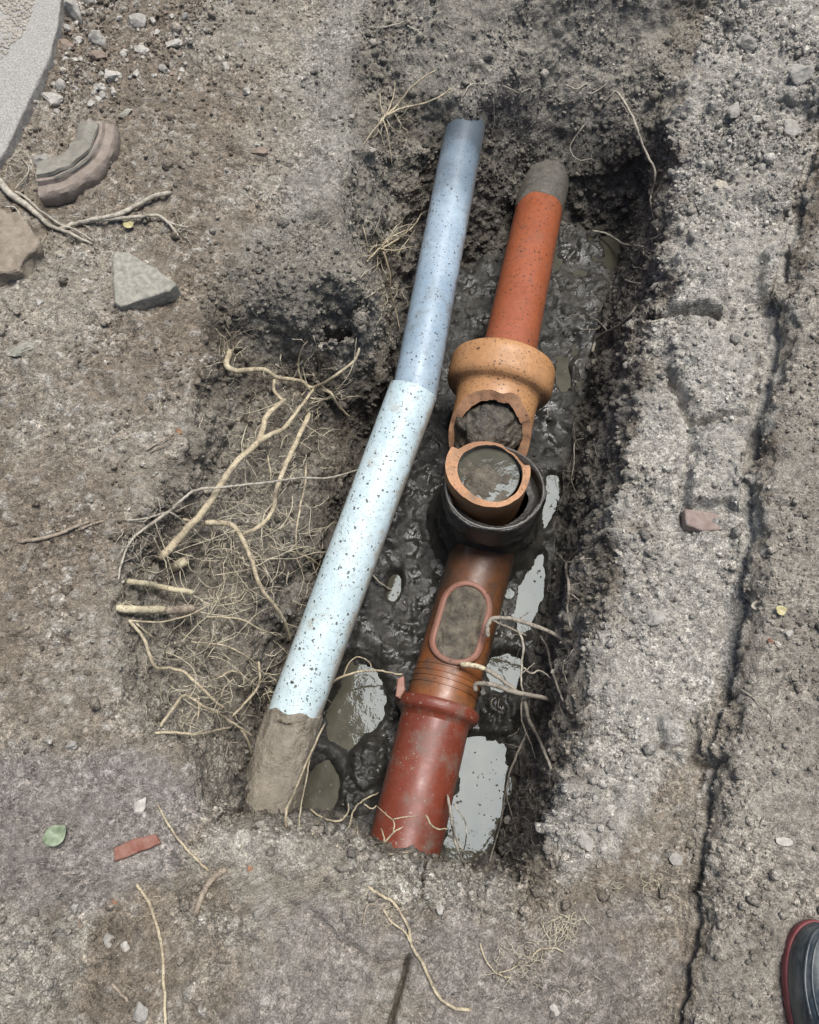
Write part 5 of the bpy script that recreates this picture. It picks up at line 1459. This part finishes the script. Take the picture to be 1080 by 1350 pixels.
def band(inset, r, t0=.55, mat=M_boot, arc=None):
    pts_ = []
    for k in range(41):
        a = math.pi * (k / 40)
        w = .056 - inset
        p = heel + bd * (.30 * .62 + math.sin(a) * (.112 - inset)) + bs * (-math.cos(a) * w)
        h = ft.ray_cast(Vector((p.x, p.y, 1)), dn)[0]
        if h is not None: pts_.append(h + Vector((0, 0, r * .15)))
    return tube_mesh('toe_ridge', [(pts_, [r] * len(pts_), 8, 0, 0)])
for ins_, r_s in ((.007, .0022), (.014, .0016), (.030, .0014)):
    link('toe_ridge', band(ins_, r_s), M_boot, t_)
sh = [(0, .0), (.06, .0), (.14, .004), (.24, .010), (.33, .012), (.335, .012)]
V_, F_ = [], []
for i, (z, gr) in enumerate(sh):
    for k in range(36):
        a = 2 * math.pi * k / 36
        p = heel + bd * (.075 + math.cos(a) * (.062 + gr)) + bs * (math.sin(a) * (.044 + gr))
        V_.append((p.x, p.y, base_h + .06 + z))
for i in range(len(sh) - 1):
    for k in range(36): F_.append((i * 36 + k, i * 36 + (k + 1) % 36, (i + 1) * 36 + (k + 1) % 36, (i + 1) * 36 + k))
me = bpy.data.meshes.new('shaft'); me.from_pydata(V_, [], F_); me.polygons.foreach_set('use_smooth', [True] * len(me.polygons))
o = link('shaft', me, M_boot, t_)
md = o.modifiers.new('thickness', 'SOLIDIFY'); md.thickness = .004

# ------------------------------------------------------------------ loose crumbs of soil, too many to count
gm = (GH * GW)
wgt = (.35 - .25 * m_ledge + 1.9 * m_ledge * crumbly + .9 * m_nearrim + .7 * m_gravel + .5 * m_pale + .6 * m_pit * (1 - m_floor) + .35 * m_bank - .28 * np.clip(m_slab + m_disc + m_scrape, 0, 1)) * sstep(-.6, .5, fbm(B, 9, 3, 77))
wgt = np.clip(wgt, .02, None) * ((np.abs(gx) < 1.15) & (gy > -.34) & (gy < 2.05)) * (1 - .9 * m_floor)
# leave the corner slab and the sitting places of big pieces clear
wgt = wgt * (poly_sd(qx, qy, [(-140,-140),(90,-140),(76,40),(8,200),(-140,300)]) > 0) * (poly_sd(qx, qy, [(1020,1210),(1200,1200),(1200,1500),(1020,1500)]) > 0)
cdf = np.cumsum(wgt); cdf /= cdf[-1]
for nm, cnt, lo, hi, shp, IVx, IFx in (('soil_grains', 42000, .0009, .0028, 1.6, OV, OF), ('soil_crumbs', 24000, .0016, .0055, 2.0, IV, IF), ('soil_clods', 1500, .004, .011, 1.8, IV2, IF2)):
    pick = np.searchsorted(cdf, rng.random(cnt))
    base_p = V[pick] + NRM[pick] * 0
    sizes = lo + (hi - lo) * rng.random(cnt) ** shp
    nv = len(IVx)
    jit = 1 + rng.normal(0, .16, (cnt, nv, 1))
    scl = rng.uniform(.65, 1.25, (cnt, 1, 3))
    ang = rng.uniform(0, 2 * math.pi, cnt)
    loc = IVx[None] * jit * scl * sizes[:, None, None]
    ca_, sa_ = np.cos(ang)[:, None], np.sin(ang)[:, None]
    xr = loc[:, :, 0] * ca_ - loc[:, :, 1] * sa_; yr = loc[:, :, 0] * sa_ + loc[:, :, 1] * ca_
    loc = np.stack([xr, yr, loc[:, :, 2]], -1) + base_p[:, None, :] + NRM[pick][:, None, :] * (sizes * .35)[:, None, None]
    fc_ = (IFx[None] + (np.arange(cnt) * nv)[:, None, None]).reshape(-1, 3)
    me = mesh_np(nm, loc.reshape(-1, 3), fc_, smooth=nm == 'soil_clods')
    cc_ = col[pick] * rng.uniform(.7, 1.3, (cnt, 1)) * (1 + .5 * (rng.random((cnt, 1)) > .93))
    ca = me.color_attributes.new('soil_colour', 'FLOAT_COLOR', 'POINT')
    ca.data.foreach_set('color', np.repeat(np.concatenate([np.clip(cc_, 0, .65), np.ones((cnt, 1))], 1), nv, 0).astype(np.float32).ravel())
    wa = me.attributes.new('wetness', 'FLOAT', 'POINT'); wa.data.foreach_set('value', np.repeat(wetness[pick], nv).astype(np.float32))
    tag(link(nm, me, M_soil), {'soil_grains': 'fine loose grains of soil strewn over the ground', 'soil_crumbs': 'loose crumbs of grey soil strewn over the ground', 'soil_clods': 'larger loose clods of grey soil strewn over the ground'}[nm], 'soil', kind='stuff')
